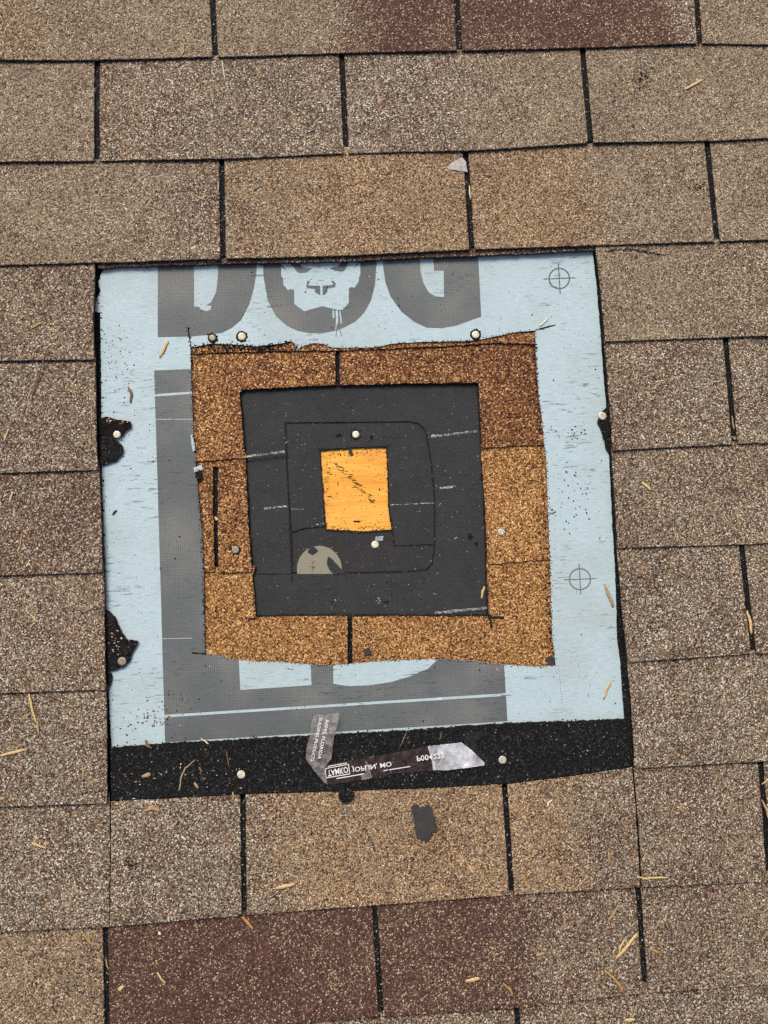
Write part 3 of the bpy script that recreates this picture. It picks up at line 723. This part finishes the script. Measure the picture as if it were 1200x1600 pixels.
# nails
def nail(px, py, r, m, label, h=.0014, tilt=0.0, flat=None, ring=False):
    p = S3(px, py); z0 = p.z if flat is None else flat
    rr = r * (CAM.z - z0) / FPX
    root = empty('roofing_nail', (p.x, p.y, z0))
    root.rotation_euler = (random.uniform(-.14, .14), random.uniform(-.14, .14), random.random() * 6)
    meta(root, label, 'nail', 'roofing nails')
    v, f = [], []; n = 16
    rings = [(1.0, .0002), (1.03, h * .5), (1.0, h * .85), (.90, h * .99), (.5, h)]
    for k, (s_, z) in enumerate(rings):
        for i in range(n):
            a = 2 * math.pi * i / n; q = rr * s_ * (1 + .05 * nz(i * .7, k * .2 + px, 1.0))
            v.append((q * math.cos(a), q * math.sin(a), z + .00012 * nz(i * 1.3, k + px, 1)))
    for k in range(len(rings) - 1):
        for i in range(n):
            j = (i + 1) % n; f.append((k * n + i, k * n + j, (k + 1) * n + j, (k + 1) * n + i))
    f.append(tuple((len(rings) - 1) * n + i for i in range(n))); f.append(tuple(reversed(range(n))))
    hd = bpy.data.meshes.new('head'); hd.from_pydata(v, [], f); hd.materials.append(M[m]); hd.polygons.foreach_set('use_smooth', [True] * len(f))
    o = bpy.data.objects.new('head', hd); link(o); o.parent = root
    if ring:  # dark disc standing in for the torn hole round the nail
        rv = []; rf = []; n2 = 22
        for i in range(n2):
            a = 2 * math.pi * i / n2
            for q, z in ((rr * .9, .0005), (rr * (1.45 + .28 * nz(i * .9, px, 1.0)), .0007), (rr * (1.55 + .28 * nz(i * .9, px, 1.0)), -.0012)): rv.append((q * math.cos(a), q * math.sin(a), z))
        for i in range(n2):
            j = (i + 1) % n2
            for k in range(2): rf.append((i * 3 + k, i * 3 + k + 1, j * 3 + k + 1, j * 3 + k))
        rm = bpy.data.meshes.new('hole_ring'); rm.from_pydata(rv, [], rf); rm.materials.append(M['tar'])
        o = bpy.data.objects.new('hole_ring', rm); link(o); o.parent = root
    v = [(.0016 * math.cos(2 * math.pi * i / 8), .0016 * math.sin(2 * math.pi * i / 8), z) for z in (.0003, -.014) for i in range(8)] + [(0, 0, -.019)]
    f = [(i, (i + 1) % 8, 8 + (i + 1) % 8, 8 + i) for i in range(8)] + [(8 + i, 8 + (i + 1) % 8, 16) for i in range(8)]
    sm = bpy.data.meshes.new('shank'); sm.from_pydata(v, [], f); sm.materials.append(M['shank'])
    o = bpy.data.objects.new('shank', sm); link(o); o.parent = root
nail(183, 679, 5.6, 'nail', 'cream nail head in the torn asphalt scrap at the membrane edge')
nail(332, 528, 5.0, 'naild', 'tarnished nail head under the printed letter D, above the inner corner', ring=True)
nail(378, 526, 6.2, 'nail', 'cream nail head between the printed letters D and O', ring=True)
nail(743, 523, 6.0, 'nail', 'cream nail head in the membrane below the letter G', ring=True)
nail(941, 650, 6.4, 'nail', 'cream nail head in the black tear by the far membrane edge')
nail(556, 679, 5.6, 'nail', 'nail head in the felt patch above the orange plywood')
nail(586, 851, 5.8, 'nail', 'nail head below the orange plywood beside the metal tab')
nail(783, 831, 5.6, 'nail', 'nail head in the old shingles on the plain orange course')
nail(368, 859, 5.6, 'naild', 'rusty flaking nail head in the old shingles beside the narrow slot')
nail(191, 1033, 6.4, 'naild', 'shiny scratched nail head in the pointed black tear')
nail(377, 1210, 6.0, 'nail', 'cream nail head in the black band above the first shingle slot')
nail(785, 1187, 6.0, 'nail', 'pale nail head in the black band at the end of the plastic tape')

# printed plastic release tape, folded over once
BZ = max(S3(560, 1205).z, S3(640, 1190).z, S3(500, 1170).z)
tape = empty('release_tape', (S3(512, 1220).x, S3(512, 1220).y, BZ))
meta(tape, 'folded strip of clear printed plastic tape on the black band', 'tape')
def tpiece(name, px, z, m, rough=.0012, th=.00012, seed=0., par=None, amp=.0003):
    o = slab(name, PL(px, z), lambda u, v: z + rough * nz(u, v, 55, seed) + rough * .5 * nz(u, v, 160, seed), th, [M[m], M[m]], par or tape, step=.002, amp=amp, grid=.004, bev=.00005, seed=seed, surf=False)
    return o
zt = BZ + .0016
strip = tpiece('strip', [(505, 1199), (521, 1193), (600, 1180), (672, 1165), (676, 1204), (620, 1208), (575, 1217), (514, 1226), (508, 1215)], zt, 'film', seed=1)
tpiece('strip', [(671, 1165.5), (721, 1160), (737, 1172), (757, 1192), (756, 1196), (705, 1203), (677, 1204)], zt + .0006, 'silver', .0022, seed=2)
tpiece('strip', [(723, 1157), (735, 1145), (752, 1142), (757, 1150), (742, 1158), (748, 1172), (768, 1190), (762, 1197), (740, 1178)], zt - .0002, 'film3', .0010, seed=3)
flap = tpiece('flap', [(490, 1118), (497, 1115), (508, 1119), (517, 1115), (531, 1113), (527, 1131), (523, 1146), (520, 1165), (517, 1186), (507, 1199), (495, 1200), (478, 1186), (480, 1166), (486, 1140), (487, 1128)], zt + .0022, 'film2', .0016, seed=4, amp=.0007)
tpiece('fold', [(478, 1186), (484, 1180), (494, 1187), (506, 1200), (509, 1213), (512, 1226), (505, 1221), (490, 1203)], zt + .0030, 'film2', .0012, seed=5)
tpiece('crease', [(668, 1166), (672, 1165), (683, 1203), (679, 1204)], zt + .0012, 'silver', .0018, seed=6)
tpiece('patch', [(571, 1189), (574, 1189), (582, 1215), (565, 1219), (564, 1210), (571, 1209)], zt + .0012, 'film2', .0008, seed=7)
def text_mesh(body):
    cu = bpy.data.curves.new('lettering', 'FONT'); cu.body = body; cu.resolution_u = 2; cu.offset = .018
    ob = bpy.data.objects.new('lettering', cu); link(ob)
    bpy.context.view_layer.update()
    me = ob.evaluated_get(bpy.context.evaluated_depsgraph_get()).to_mesh()
    v = [tuple(x.co) for x in me.vertices]; f = [tuple(p.vertices) for p in me.polygons]
    bpy.data.objects.remove(ob); bpy.data.curves.remove(cu)
    return v, f
def lettering(body, a, b, hpx, z, flip=True, par=None, name='lettering'):
    """a..b = the ends of the line at its upper side in the photograph; flip = mirrored, as seen through the film"""
    v, f = text_mesh(body)
    x0 = min(q[0] for q in v); x1 = max(q[0] for q in v); y0 = min(q[1] for q in v); y1 = max(q[1] for q in v)
    pa, pb = P(*a, z), P(*b, z); t = pb - pa; L = t.length; t = t / L; n = Vector((t.y, -t.x)); H = hpx * (CAM.z - z) / FPX
    out = []
    for q in v:
        s_ = (q[0] - x0) / (x1 - x0) * L; h = (q[1] - y0) / (y1 - y0)
        h = h if flip else 1 - h
        p = pa + t * s_ + n * h * H; out.append((p.x, p.y, z + .0004 * nz(p.x, p.y, 55, 1)))
    if flip is False or True:
        # keep the faces turned upwards
        i, j, k = f[0][:3]; A_, B_, C_ = (Vector(out[q][:2]) for q in (i, j, k))
        if (B_ - A_).cross(C_ - A_) < 0: f = [tuple(reversed(q)) for q in f]
    o = make(name, out, f, M['white'], None, par or tape)
    return o
def pstroke(a, b, wd, z, par=None):
    q = PL(stroke(a, b, wd), z); o = make('printed_line', [(p.x, p.y, z) for p in q], [(0, 1, 2, 3)], M['white'], None, par or tape)
    return o
zl = zt + .0016
lettering('TAMKO', (511, 1203.5), (543, 1197.5), 9.5, zl, True, strip)
pstroke((508, 1201), (545, 1194), 1.3, zl, strip); pstroke((509, 1215.5), (547, 1209), 1.5, zl, strip); pstroke((544.5, 1194), (546.5, 1209), 1.3, zl, strip); pstroke((508, 1201), (509.5, 1215.5), 1.3, zl, strip)
pstroke((512, 1197.5), (542, 1192), 1.2, zl, strip)
pstroke((526, 1216.5), (569, 1209), 1.6, zl, strip); pstroke((599, 1204.3), (606, 1203), 1.4, zl, strip); pstroke((608, 1202.8), (641, 1197.5), 1.4, zl, strip)
lettering('JOPLIN, MO', (549, 1197), (611, 1187.5), 9.5, zl, True, strip)
lettering('P004223', (651, 1181), (694, 1176), 8.5, zl + .0006, True, strip)
zl2 = zt + .0048
lettering('BUILDING PRODUCTS', (504, 1122), (490, 1190), 5.0, zl2, False, flap)
lettering('REPEL FLORIDA', (514, 1126), (501, 1187), 5.0, zl2, False, flap)

# ------------------------------------------------------------------ dry plant bits, each lying where it fell
def straw(px, wd, colr, label, name='straw', cat='straw', th=.34):
    """tapered, slightly bent sliver; px = points along it, wd = its width in the photograph"""
    base = [S3(*p) for p in px]; pts = []
    n = 5 if len(px) == 2 else 4
    for a, b in zip(base, base[1:]):
        for i in range(n): pts.append(a.lerp(b, i / n))
    pts.append(base[-1])
    for i, p in enumerate(pts):
        p.x += .0009 * nz(px[0][0] * .37, i * .55, 1.0, 3); p.y += .0009 * nz(px[0][1] * .37, i * .55, 1.0, 7)
    R = wd * (CAM.z) / FPX / 2 * .86; T = R * th
    m_ = len(pts)
    mean_z = [gz(p.x, p.y) for p in pts]
    z0, z1 = mean_z[0], mean_z[-1]
    up = max(mean_z[i] - (z0 + (z1 - z0) * i / (m_ - 1)) for i in range(m_))
    V, F = [], []
    for i, p in enumerate(pts):
        t = i / (m_ - 1); pr = (.22 + .78 * math.sin(math.pi * min(1, max(0, .06 + .8 * t))) ** .7) * (1 + .22 * nz(px[0][0] * .7, i * .9, 1.0, 5))
        a = pts[max(0, i - 1)]; b = pts[min(m_ - 1, i + 1)]; d = Vector((b.x - a.x, b.y - a.y)); d = d.normalized() if d.length else Vector((1, 0)); nn = Vector((-d.y, d.x))
        zc = z0 + (z1 - z0) * t + up + T + .0001 + .0006 * math.sin(math.pi * t) * (nz(px[0][0] * .37, 0, 1) * .5 + .5)
        for k in range(6):
            an = 2 * math.pi * k / 6
            V.append((p.x + nn.x * math.cos(an) * R * pr, p.y + nn.y * math.cos(an) * R * pr, zc + math.sin(an) * T * pr * (1 if math.sin(an) > 0 else .8)))
    for i in range(m_ - 1):
        for k in range(6):
            j = (k + 1) % 6; F.append((i * 6 + k, i * 6 + j, (i + 1) * 6 + j, (i + 1) * 6 + k))
    F.append(tuple(reversed(range(6)))); F.append(tuple((m_ - 1) * 6 + k for k in range(6)))
    o = make(name, V, F, M['s_' + colr], None, None, [True] * len(F))
    meta(o, label, cat, 'dry plant bits on the roof')
ST = [
 ([(286, 70), (287, 80), (283, 89)], 5, 'tan', 'tan straw bit standing at the top course edge beside the slot'),
 ([(346, 90), (352, 128)], 2.2, 'pale', 'thin pale stem crossing the edge of the top course'),
 ([(34, 312), (31, 335)], 2, 'grey', 'thin grey straw on the shingle at the picture edge, third course down'),
 ([(95, 385), (105, 393), (112, 410)], 2.4, 'grey', 'curved thin straw just above the corner of the membrane'),
 ([(1068, 141), (1098, 125)], 6, 'yellow', 'bright yellow straw sliver on the top far shingle'),
 ([(733, 290), (735, 312)], 3, 'pale', 'pale sliver lying in the slot below the white plastic flake'),
 ([(91, 423), (91, 442), (75, 463)], 2, 'grey', 'thin bent straw level with the letter D'),
 ([(92, 475), (97, 483), (87, 492)], 2, 'grey', 'small curl of straw beside the letter D side of the membrane'),
 ([(48, 514), (68, 503)], 4.5, 'tan', 'short flat straw on the shingle beside the membrane, below the curl'),
 ([(72, 550), (64, 585), (50, 620)], 3, 'red', 'long thin reddish stem across a course edge beside the membrane'),
 ([(41, 632), (36, 647)], 4, 'brown', 'short brown stub just below the long reddish stem'),
 ([(14, 670), (6, 690)], 3.4, 'yellow', 'yellow straw at the picture edge level with the torn scrap'),
 ([(250, 559), (257, 544), (262, 533)], 6, 'yellow', 'yellow leaf sliver on the membrane below the letter D'),
 ([(200, 604), (206, 616), (204, 630)], 5, 'brown', 'brown curled leaf on the membrane beside the grey panel'),
 ([(20, 768), (15, 786)], 4, 'yellow', 'yellow straw at the picture edge beside a reddish shingle course'),
 ([(22, 806), (42, 816), (62, 831)], 2, 'grey', 'long hair thin straw on the reddish shingle beside the membrane'),
 ([(35, 833), (30, 862)], 3.6, 'tan', 'upright tan straw below the hair thin straw'),
 ([(176, 805), (183, 797)], 4, 'dark', 'tiny black leaf bit on the pale membrane'),
 ([(48, 960), (60, 973)], 4, 'yellow', 'short slanting straw beside the pointed black tear'),
 ([(116, 985), (108, 998)], 2.6, 'tan', 'small thin straw between slanting straw and pointed tear'),
 ([(45, 1082), (50, 1105), (57, 1131)], 5, 'yellow', 'long yellow straw lying across a course edge near the lower side'),
 ([(59, 1126), (61, 1150)], 4, 'tan', 'tan straw touching the end of the long yellow straw'),
 ([(0, 1180), (20, 1176), (43, 1171)], 5.5, 'yellow', 'broad yellow straw entering from the picture edge beside the black band'),
 ([(128, 1190), (131, 1205), (129, 1220)], 4, 'tan', 'tan straw on the shingle just beside the end of the black band'),
 ([(222, 1213), (236, 1209)], 8, 'tan', 'chunky tan chip on the black band'),
 ([(305, 1187), (290, 1200), (283, 1215), (280, 1236)], 3, 'grey', 'curved brown grey stem on the black band'),
 ([(311, 1198), (316, 1207)], 4, 'brown', 'small brown bit touching the curved stem on the band'),
 ([(354, 1173), (358, 1200)], 2.2, 'brown', 'thin straight brown stem at the top of the black band'),
 ([(304, 1222), (310, 1232)], 5, 'tan', 'small tan chip under the curved stem on the band'),
 ([(364, 1237), (366, 1248)], 4, 'tan', 'tan bit at the lower band edge beside the first slot'),
 ([(226, 1267), (238, 1262), (251, 1267)], 7, 'tan', 'broken tan seed husk just below the black band'),
 ([(228, 1155), (231, 1163), (238, 1168)], 4, 'brown', 'brown leaf scrap on the lower corner of the membrane'),
 ([(315, 1152), (327, 1161)], 2.4, 'pale', 'white sliver across the lower membrane edge'),
 ([(50, 1318), (73, 1325)], 4.5, 'yellow', 'yellow straw lying flat on the pale lower shingle'),
 ([(268, 1296), (277, 1283)], 4, 'tan', 'slanting tan straw on the speckled shingle below the husk'),
 ([(283, 1307), (291, 1312)], 4, 'pale', 'pale chip beside the slanting tan straw'),
 ([(125, 1451), (135, 1465), (146, 1479)], 3.4, 'tan', 'forked straw on the bottom tan shingle beside a slot'),
 ([(138, 1457), (141, 1473)], 3, 'tan', 'small straw crossing the forked straw'),
 ([(165, 1498), (170, 1516)], 3, 'grey', 'grey straw lying in the bottom slot beside the red shingle'),
 ([(231, 1449), (240, 1461)], 3.6, 'brown', 'brown stub at the top edge of the dark red shingle'),
 ([(247, 1456), (252, 1459)], 5, 'pale', 'pale crumb beside the brown stub on the red shingle'),
 ([(245, 1519), (251, 1527), (259, 1536)], 4, 'yellow', 'yellow straw in the middle of the dark red shingle'),
 ([(185, 1548), (193, 1540)], 7, 'yellow', 'chunky yellow crumb on the red shingle beside the slot'),
 ([(340, 1477), (350, 1464)], 4, 'brown', 'brown bit on the red shingle near its top edge'),
 ([(378, 1432), (386, 1440), (396, 1452)], 6, 'gold', 'golden straw at the foot of the first slot'),
 ([(430, 1388), (445, 1385), (460, 1381)], 7, 'yellow', 'thick yellow straw on the tan shingle below the grey scrap'),
 ([(420, 1377), (421, 1385)], 3, 'tan', 'tiny tan bit beside the thick yellow straw'),
 ([(733, 1352), (739, 1365)], 4.4, 'yellow', 'short yellow straw on the tan shingle near the second slot'),
 ([(760, 1335), (776, 1347)], 4, 'grey', 'grey tan straw beside the second slot'),
 ([(727, 1533), (738, 1530), (749, 1528)], 7, 'yellow', 'thick pale straw on the bottom reddish shingle'),
 ([(785, 1536), (797, 1545), (801, 1556)], 4, 'gold', 'golden curled leaf on the bottom reddish shingle'),
 ([(855, 1260), (857, 1254), (862, 1250)], 4, 'pale', 'white leaf tip on the shingle below the far end of the band'),
 ([(1062, 1258), (1066, 1270)], 4, 'gold', 'golden stub on the shingle beside the vertical cut'),
 ([(950, 1330), (953, 1350)], 4, 'tan', 'tan straw between the second slot and the vertical cut'),
 ([(994, 1369), (1010, 1373), (1020, 1371), (1044, 1371)], 4, 'yellow', 'yellow straw lying across the foot of the vertical cut'),
 ([(1189, 1226), (1200, 1216)], 4, 'yellow', 'yellow straw bridging the slot at the picture edge'),
 ([(1190, 1250), (1196, 1262), (1199, 1280)], 4.6, 'tan', 'tan straw lying in the slot at the picture edge'),
 ([(966, 1414), (958, 1428), (949, 1441)], 4, 'tan', 'tan straw on the lower shingle below the yellow one'),
 ([(967, 1490), (970, 1476), (978, 1466)], 4, 'yellow', 'bent straw next to the long slanting one by the lower slot'),
 ([(962, 1498), (978, 1480), (996, 1458)], 6, 'yellow', 'long slanting yellow straw ending at the lower slot'),
 ([(945, 1515), (960, 1529), (975, 1552)], 5, 'gold', 'long golden curved straw near the bottom course edge'),
 ([(839, 1493), (851, 1488)], 5, 'tan', 'tan chip in the middle of the lower mixed shingle'),
 ([(1019, 1484), (1031, 1489)], 5, 'gold', 'orange chip on the shingle beyond the lower slot'),
 ([(975, 1594), (992, 1592)], 6, 'yellow', 'yellow straw at the very bottom of the picture'),
 ([(1008, 582), (1014, 579), (1030, 578)], 2.4, 'tan', 'thin tan curl on the shingle level with the old shingle corner'),
 ([(1003, 753), (1017, 766)], 7, 'yellow', 'chunky yellow husk on the shingle beside the membrane'),
 ([(1040, 657), (1058, 664), (1073, 676)], 2, 'grey', 'hair thin straw on the shingle near the short slot'),
 ([(1002, 679), (1006, 687)], 4, 'pale', 'pale crumb on the shingle left of the hair thin straw'),
 ([(1143, 650), (1147, 672)], 3, 'tan', 'tan straw in the lower end of the short slot'),
 ([(945, 914), (951, 930), (958, 949)], 6, 'tan', 'tan leaf sliver on the membrane edge beside the lower crosshair mark'),
 ([(955, 1063), (948, 1075), (943, 1092)], 5, 'yellow', 'curved yellow straw on the membrane lower corner'),
 ([(1167, 954), (1172, 972), (1174, 991)], 6.5, 'yellow', 'thick yellow straw lying along the slot at the far side'),
 ([(857, 496), (843, 511)], 3.6, 'pale', 'pale straw at the outer corner of the membrane cut'),
 ([(752, 936), (754, 925), (757, 916)], 5, 'yellow', 'yellow straw on the black felt near its bottom corner'),
 ([(804, 920), (809, 911)], 3.6, 'gold', 'golden bit on the old shingle beside the yellow straw'),
 ([(334, 808), (341, 813)], 5, 'yellow', 'yellow stub at the narrow slot in the old shingles'),
 ([(341, 813), (352, 817), (361, 823)], 2, 'tan', 'hair thin stem trailing from the yellow stub on the old shingle'),
 ([(625, 1165), (637, 1138)], 1.2, 'grey', 'fine pale stem across the lower membrane edge above the tape'),
 ([(687, 1158), (690, 1143)], 2.2, 'brown', 'thin brown stem above the shiny end of the tape'),
]
for px, wd, c_, lb in ST: straw(px, wd, c_, lb)

# ------------------------------------------------------------------ grit: loose grains nobody could count, and edge shade painted with grains
gv, gf, gm = [], [], []
GM = ['g_k', 'g_b', 'g_t', 'g_p', 'g_r']
def grain(px, py, r, m, flat=.6):
    p = S3(px, py); rr = r * CAM.z / FPX
    b = len(gv); a0 = random.random() * 6; st = random.uniform(.7, 1.4)
    for i in range(5):
        a = a0 + 2 * math.pi * i / 5; q = rr * random.uniform(.7, 1.15)
        gv.append((p.x + q * math.cos(a) * st, p.y + q * math.sin(a) / st, p.z + rr * flat * random.uniform(.2, .5)))
    gv.append((p.x, p.y, p.z + rr * flat * 1.4)); gv.append((p.x, p.y, p.z - .0002))
    for i in range(5):
        j = (i + 1) % 5; gf.append((b + i, b + j, b + 5)); gf.append((b + j, b + i, b + 6)); gm.extend([m, m])
def cluster(cx, cy, rx, ry, n, ms, r0=.8, r1=1.7):
    for _ in range(n): grain(cx + random.gauss(0, .5) * rx, cy + random.gauss(0, .5) * ry, random.uniform(r0, r1), random.choice(ms))
for _ in range(420):                                     # specks over the whole membrane
    x, y = random.uniform(165, 965), random.uniform(410, 1160)
    if 300 < x < 860 and 530 < y < 1040: continue
    grain(x, y, random.choice([.6, .7, .8, .9, 1.0, 1.5]), random.choice([0, 0, 0, 0, 1, 3]))
cluster(235, 1120, 55, 30, 64, [1, 2, 1, 0], .8, 1.9); cluster(275, 1100, 30, 14, 26, [1, 0, 2]); cluster(180, 560, 22, 60, 60, [0], .6, 1.3); cluster(200, 700, 60, 50, 20, [0], .7, 1.6)
cluster(735, 838, 5, 4, 14, [0], 1.2, 2.2); cluster(744, 851, 3, 3, 6, [0], 1, 2); cluster(530, 681, 4, 3, 8, [0], 1, 2); cluster(580, 683, 3, 4, 8, [0], 1, 2); cluster(590, 938, 5, 4, 8, [0, 3], .8, 1.5); cluster(602, 940, 8, 4, 10, [0], .8, 1.5)
cluster(490, 885, 5, 8, 12, [4, 1], .8, 1.3); cluster(862, 800, 8, 8, 22, [0, 0, 1], .8, 1.6); cluster(380, 545, 70, 6, 120, [0], 1, 2.2)
cluster(172, 657, 10, 4, 14, [4, 4, 3]); cluster(192, 660, 8, 4, 8, [4, 3]); cluster(180, 1005, 12, 20, 24, [0, 1, 2, 3])
cluster(890, 680, 30, 14, 24, [0, 1]); cluster(900, 790, 40, 60, 30, [1, 0]); cluster(300, 1210, 120, 30, 60, [2, 3, 1], .6, 1.4); cluster(600, 1190, 200, 30, 26, [1, 2, 3], .5, .9)
for cx, cy, r in ((1003, 126, 16), (1095, 292, 16), (1020, 975, 18), (205, 1352, 12)): cluster(cx, cy, r, r * .9, 34, [0, 0, 0, 1], 1.0, 2.0)
for i in range(60): grain(945 + 88 * i / 60, 393 + 7 * i / 60 + random.gauss(0, 1.2) - 6 * math.sin(i / 60 * 3), random.uniform(1.0, 2.0), 0)     # black scratch by the opening's upper corner
for i in range(130):                                     # crumbs along the cut edges
    t = random.random(); grain(152 + 16 * t + random.gauss(1.5, 2), 420 + 800 * t, random.uniform(.9, 1.8), random.choice([0, 0, 0, 1]))
    t = random.random(); grain(936 + 44 * t + random.gauss(-1, 2), 400 + 640 * t, random.uniform(.9, 1.8), random.choice([0, 0, 0, 1]))
for px_ in (HOLE, FELT):
    d = densify([Vector(p) for p in px_], 5)
    for p in d:
        for _ in range(2): grain(p.x + random.gauss(0, 1.3), p.y + random.gauss(0, 1.3), random.uniform(.6, 1.3), random.choice([0, 0, 0, 1]))
for i in range(330):                                     # membrane edge's shadow painted as dark grains, with black grit, on the old shingles
    t = random.random(); y = 530 + 500 * t; xe = 838 + 27 * t; grain(xe - abs(random.gauss(0, 5)), y, random.uniform(.8, 1.8), random.choice([0, 0, 1]))
for i in range(120):  # same painted shadow and grit along the opposite side
    t = random.random(); grain(299 + 21 * t + abs(random.gauss(0, 3)), 550 + 465 * t, random.uniform(.8, 1.6), random.choice([0, 0, 1]))
for i in range(70): grain(random.uniform(300, 465), random.gauss(541, 4), random.uniform(1.0, 2.2), 0)      # tarry fringe under the letters D and O
for _ in range(160): grain(random.uniform(385, 755), random.uniform(610, 955), random.uniform(.5, 1.0), random.choice([0, 0, 3, 2, 1]))
for cx, cy in ((527, 655 + 3), (734, 838), (744, 851), (530, 679), (580, 683), (600, 941), (612, 930), (519, 941), (524, 938), (604, 910)): grain(cx, cy, 2.4 if cy in (838, 679, 683) else 1.5, 0 if cx != 524 else 3)
for k in range(0, 10):                                   # grit and painted soft shade along the course edges; grit in the tab slots
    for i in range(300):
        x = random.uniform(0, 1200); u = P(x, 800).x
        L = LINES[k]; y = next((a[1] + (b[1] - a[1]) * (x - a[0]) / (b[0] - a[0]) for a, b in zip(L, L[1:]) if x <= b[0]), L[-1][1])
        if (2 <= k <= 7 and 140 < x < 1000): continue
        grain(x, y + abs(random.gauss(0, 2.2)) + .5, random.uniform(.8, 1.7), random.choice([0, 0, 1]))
for k in SEAMS:
    for x0, y0, x1, y1 in SEAMS[k]:
        for i in range(26):
            t = random.random(); grain(x0 + (x1 - x0) * t + random.uniform(-5, 5), y0 + (y1 - y0) * t, random.uniform(.6, 1.3), random.choice([0, 1, 2, 3]))
for cx, cy in ((332, 528), (378, 526), (743, 523), (556, 679), (368, 859), (377, 1210)):
    for i in range(26):
        a = random.random() * 6.3; r = random.uniform(5.5, 9); grain(cx + r * math.cos(a), cy + r * math.sin(a), random.uniform(.9, 1.9), 0)
def crumb(px, py, L, wd, m):                              # broken straw crumbs
    a = random.random() * 6.3; dx, dy = math.cos(a) * L / 2, math.sin(a) * L / 2
    p, q = S3(px - dx, py - dy), S3(px + dx, py + dy); t = (q - p); n = Vector((-t.y, t.x, 0)).normalized() * wd * CAM.z / FPX / 2
    b = len(gv); up = Vector((0, 0, wd * CAM.z / FPX * .6)); md = (p + q) / 2 + n * random.uniform(-.8, .8)
    lo = Vector((0, 0, .0002))
    gv.extend([tuple(p + lo), tuple(md + n + lo), tuple(q + lo), tuple(md - n + lo), tuple(md + up + lo)])
    for i in range(4): gf.append((b + i, b + 4, b + (i + 1) % 4)); gm.append(m)
for _ in range(230):
    x, y = random.uniform(0, 1200), random.uniform(0, 1600)
    if 150 < x < 975 and 400 < y < 1165 and random.random() < .85: continue
    if y < 700 and random.random() < .6: continue
    crumb(x, y, random.uniform(3, 11), random.uniform(1.2, 2.6), random.choice([1, 2, 2, 3]))
for i in range(420):                                     # black granules spilled from the band onto the membrane's lower edge
    x = random.uniform(176, 974); y = 1170 - 44 * (x - 172) / 806; grain(x, y - abs(random.gauss(0, 3.2)) + 1, random.uniform(.7, 1.6), 0)
for i in range(14): grain(873 + .09 * i * 4.4 + random.gauss(0, .4), 1040 + i * 4.4, .7, 0)
grit = make('grit_and_edge_shade', gv, gf, [M[k] for k in GM], gm)
meta(grit, 'loose dark and tan grit scattered over the opening, with dark grains painting edge shade', 'grit', None, 'stuff')
# tar flecks and knife marks on the plywood
wv, wf = [], []
def fleck(px, py, lx, ly, rot=0.0):
    z = -.02105; b = len(wv); n = 6
    for i in range(n):
        a = 2 * math.pi * i / n; x = lx * math.cos(a) * random.uniform(.7, 1.2); y = ly * math.sin(a) * random.uniform(.6, 1.2)
        q = P(px + x * math.cos(rot) - y * math.sin(rot), py + x * math.sin(rot) + y * math.cos(rot), z); wv.append((q.x, q.y, z))
    q = P(px, py, z); wv.append((q.x, q.y, z + .0004))
    for i in range(n): wf.append((b + (i + 1) % n, b + i, b + 6))
for i in range(46):
    t = i / 46; x = 522 + 62 * t; y = 722 + 62 * t + random.gauss(0, 2.5); fleck(x + random.gauss(0, 3), y, random.uniform(1.5, 5.5), random.uniform(.4, .8), random.uniform(-.3, .6))
for _ in range(70): fleck(random.uniform(505, 604), 701 + abs(random.gauss(0, 7)), random.uniform(.7, 1.8), random.uniform(.5, 1.0), random.uniform(-1, 1))
for _ in range(50): fleck(random.uniform(510, 610), 828 - abs(random.gauss(0, 5)), random.uniform(.6, 1.6), random.uniform(.5, 1.1), random.uniform(-1, 1))
for _ in range(36): y = random.uniform(702, 826); fleck(504 + (y - 702) * .06 + abs(random.gauss(0, 5)), y, random.uniform(.6, 1.8), random.uniform(.5, .9), random.uniform(-.4, .4))
for _ in range(20): y = random.uniform(702, 826); fleck(605 + (y - 702) * .04 - abs(random.gauss(0, 3)), y, random.uniform(.6, 1.3), random.uniform(.5, 1.0))
for _ in range(90): fleck(random.uniform(508, 604), random.uniform(705, 825), random.uniform(.4, 1.2), random.uniform(.35, .7))
fleck(558, 815, 7, 1.6); fleck(528, 756, .8, 4); fleck(593, 765, 1.4, 2.2); fleck(515, 776, 5, 1); fleck(516, 741, 5, .7)
fl = make('tar_flecks', wv, wf, M['fleck'], None, deck)
meta(fl, None, None, None, 'stuff')
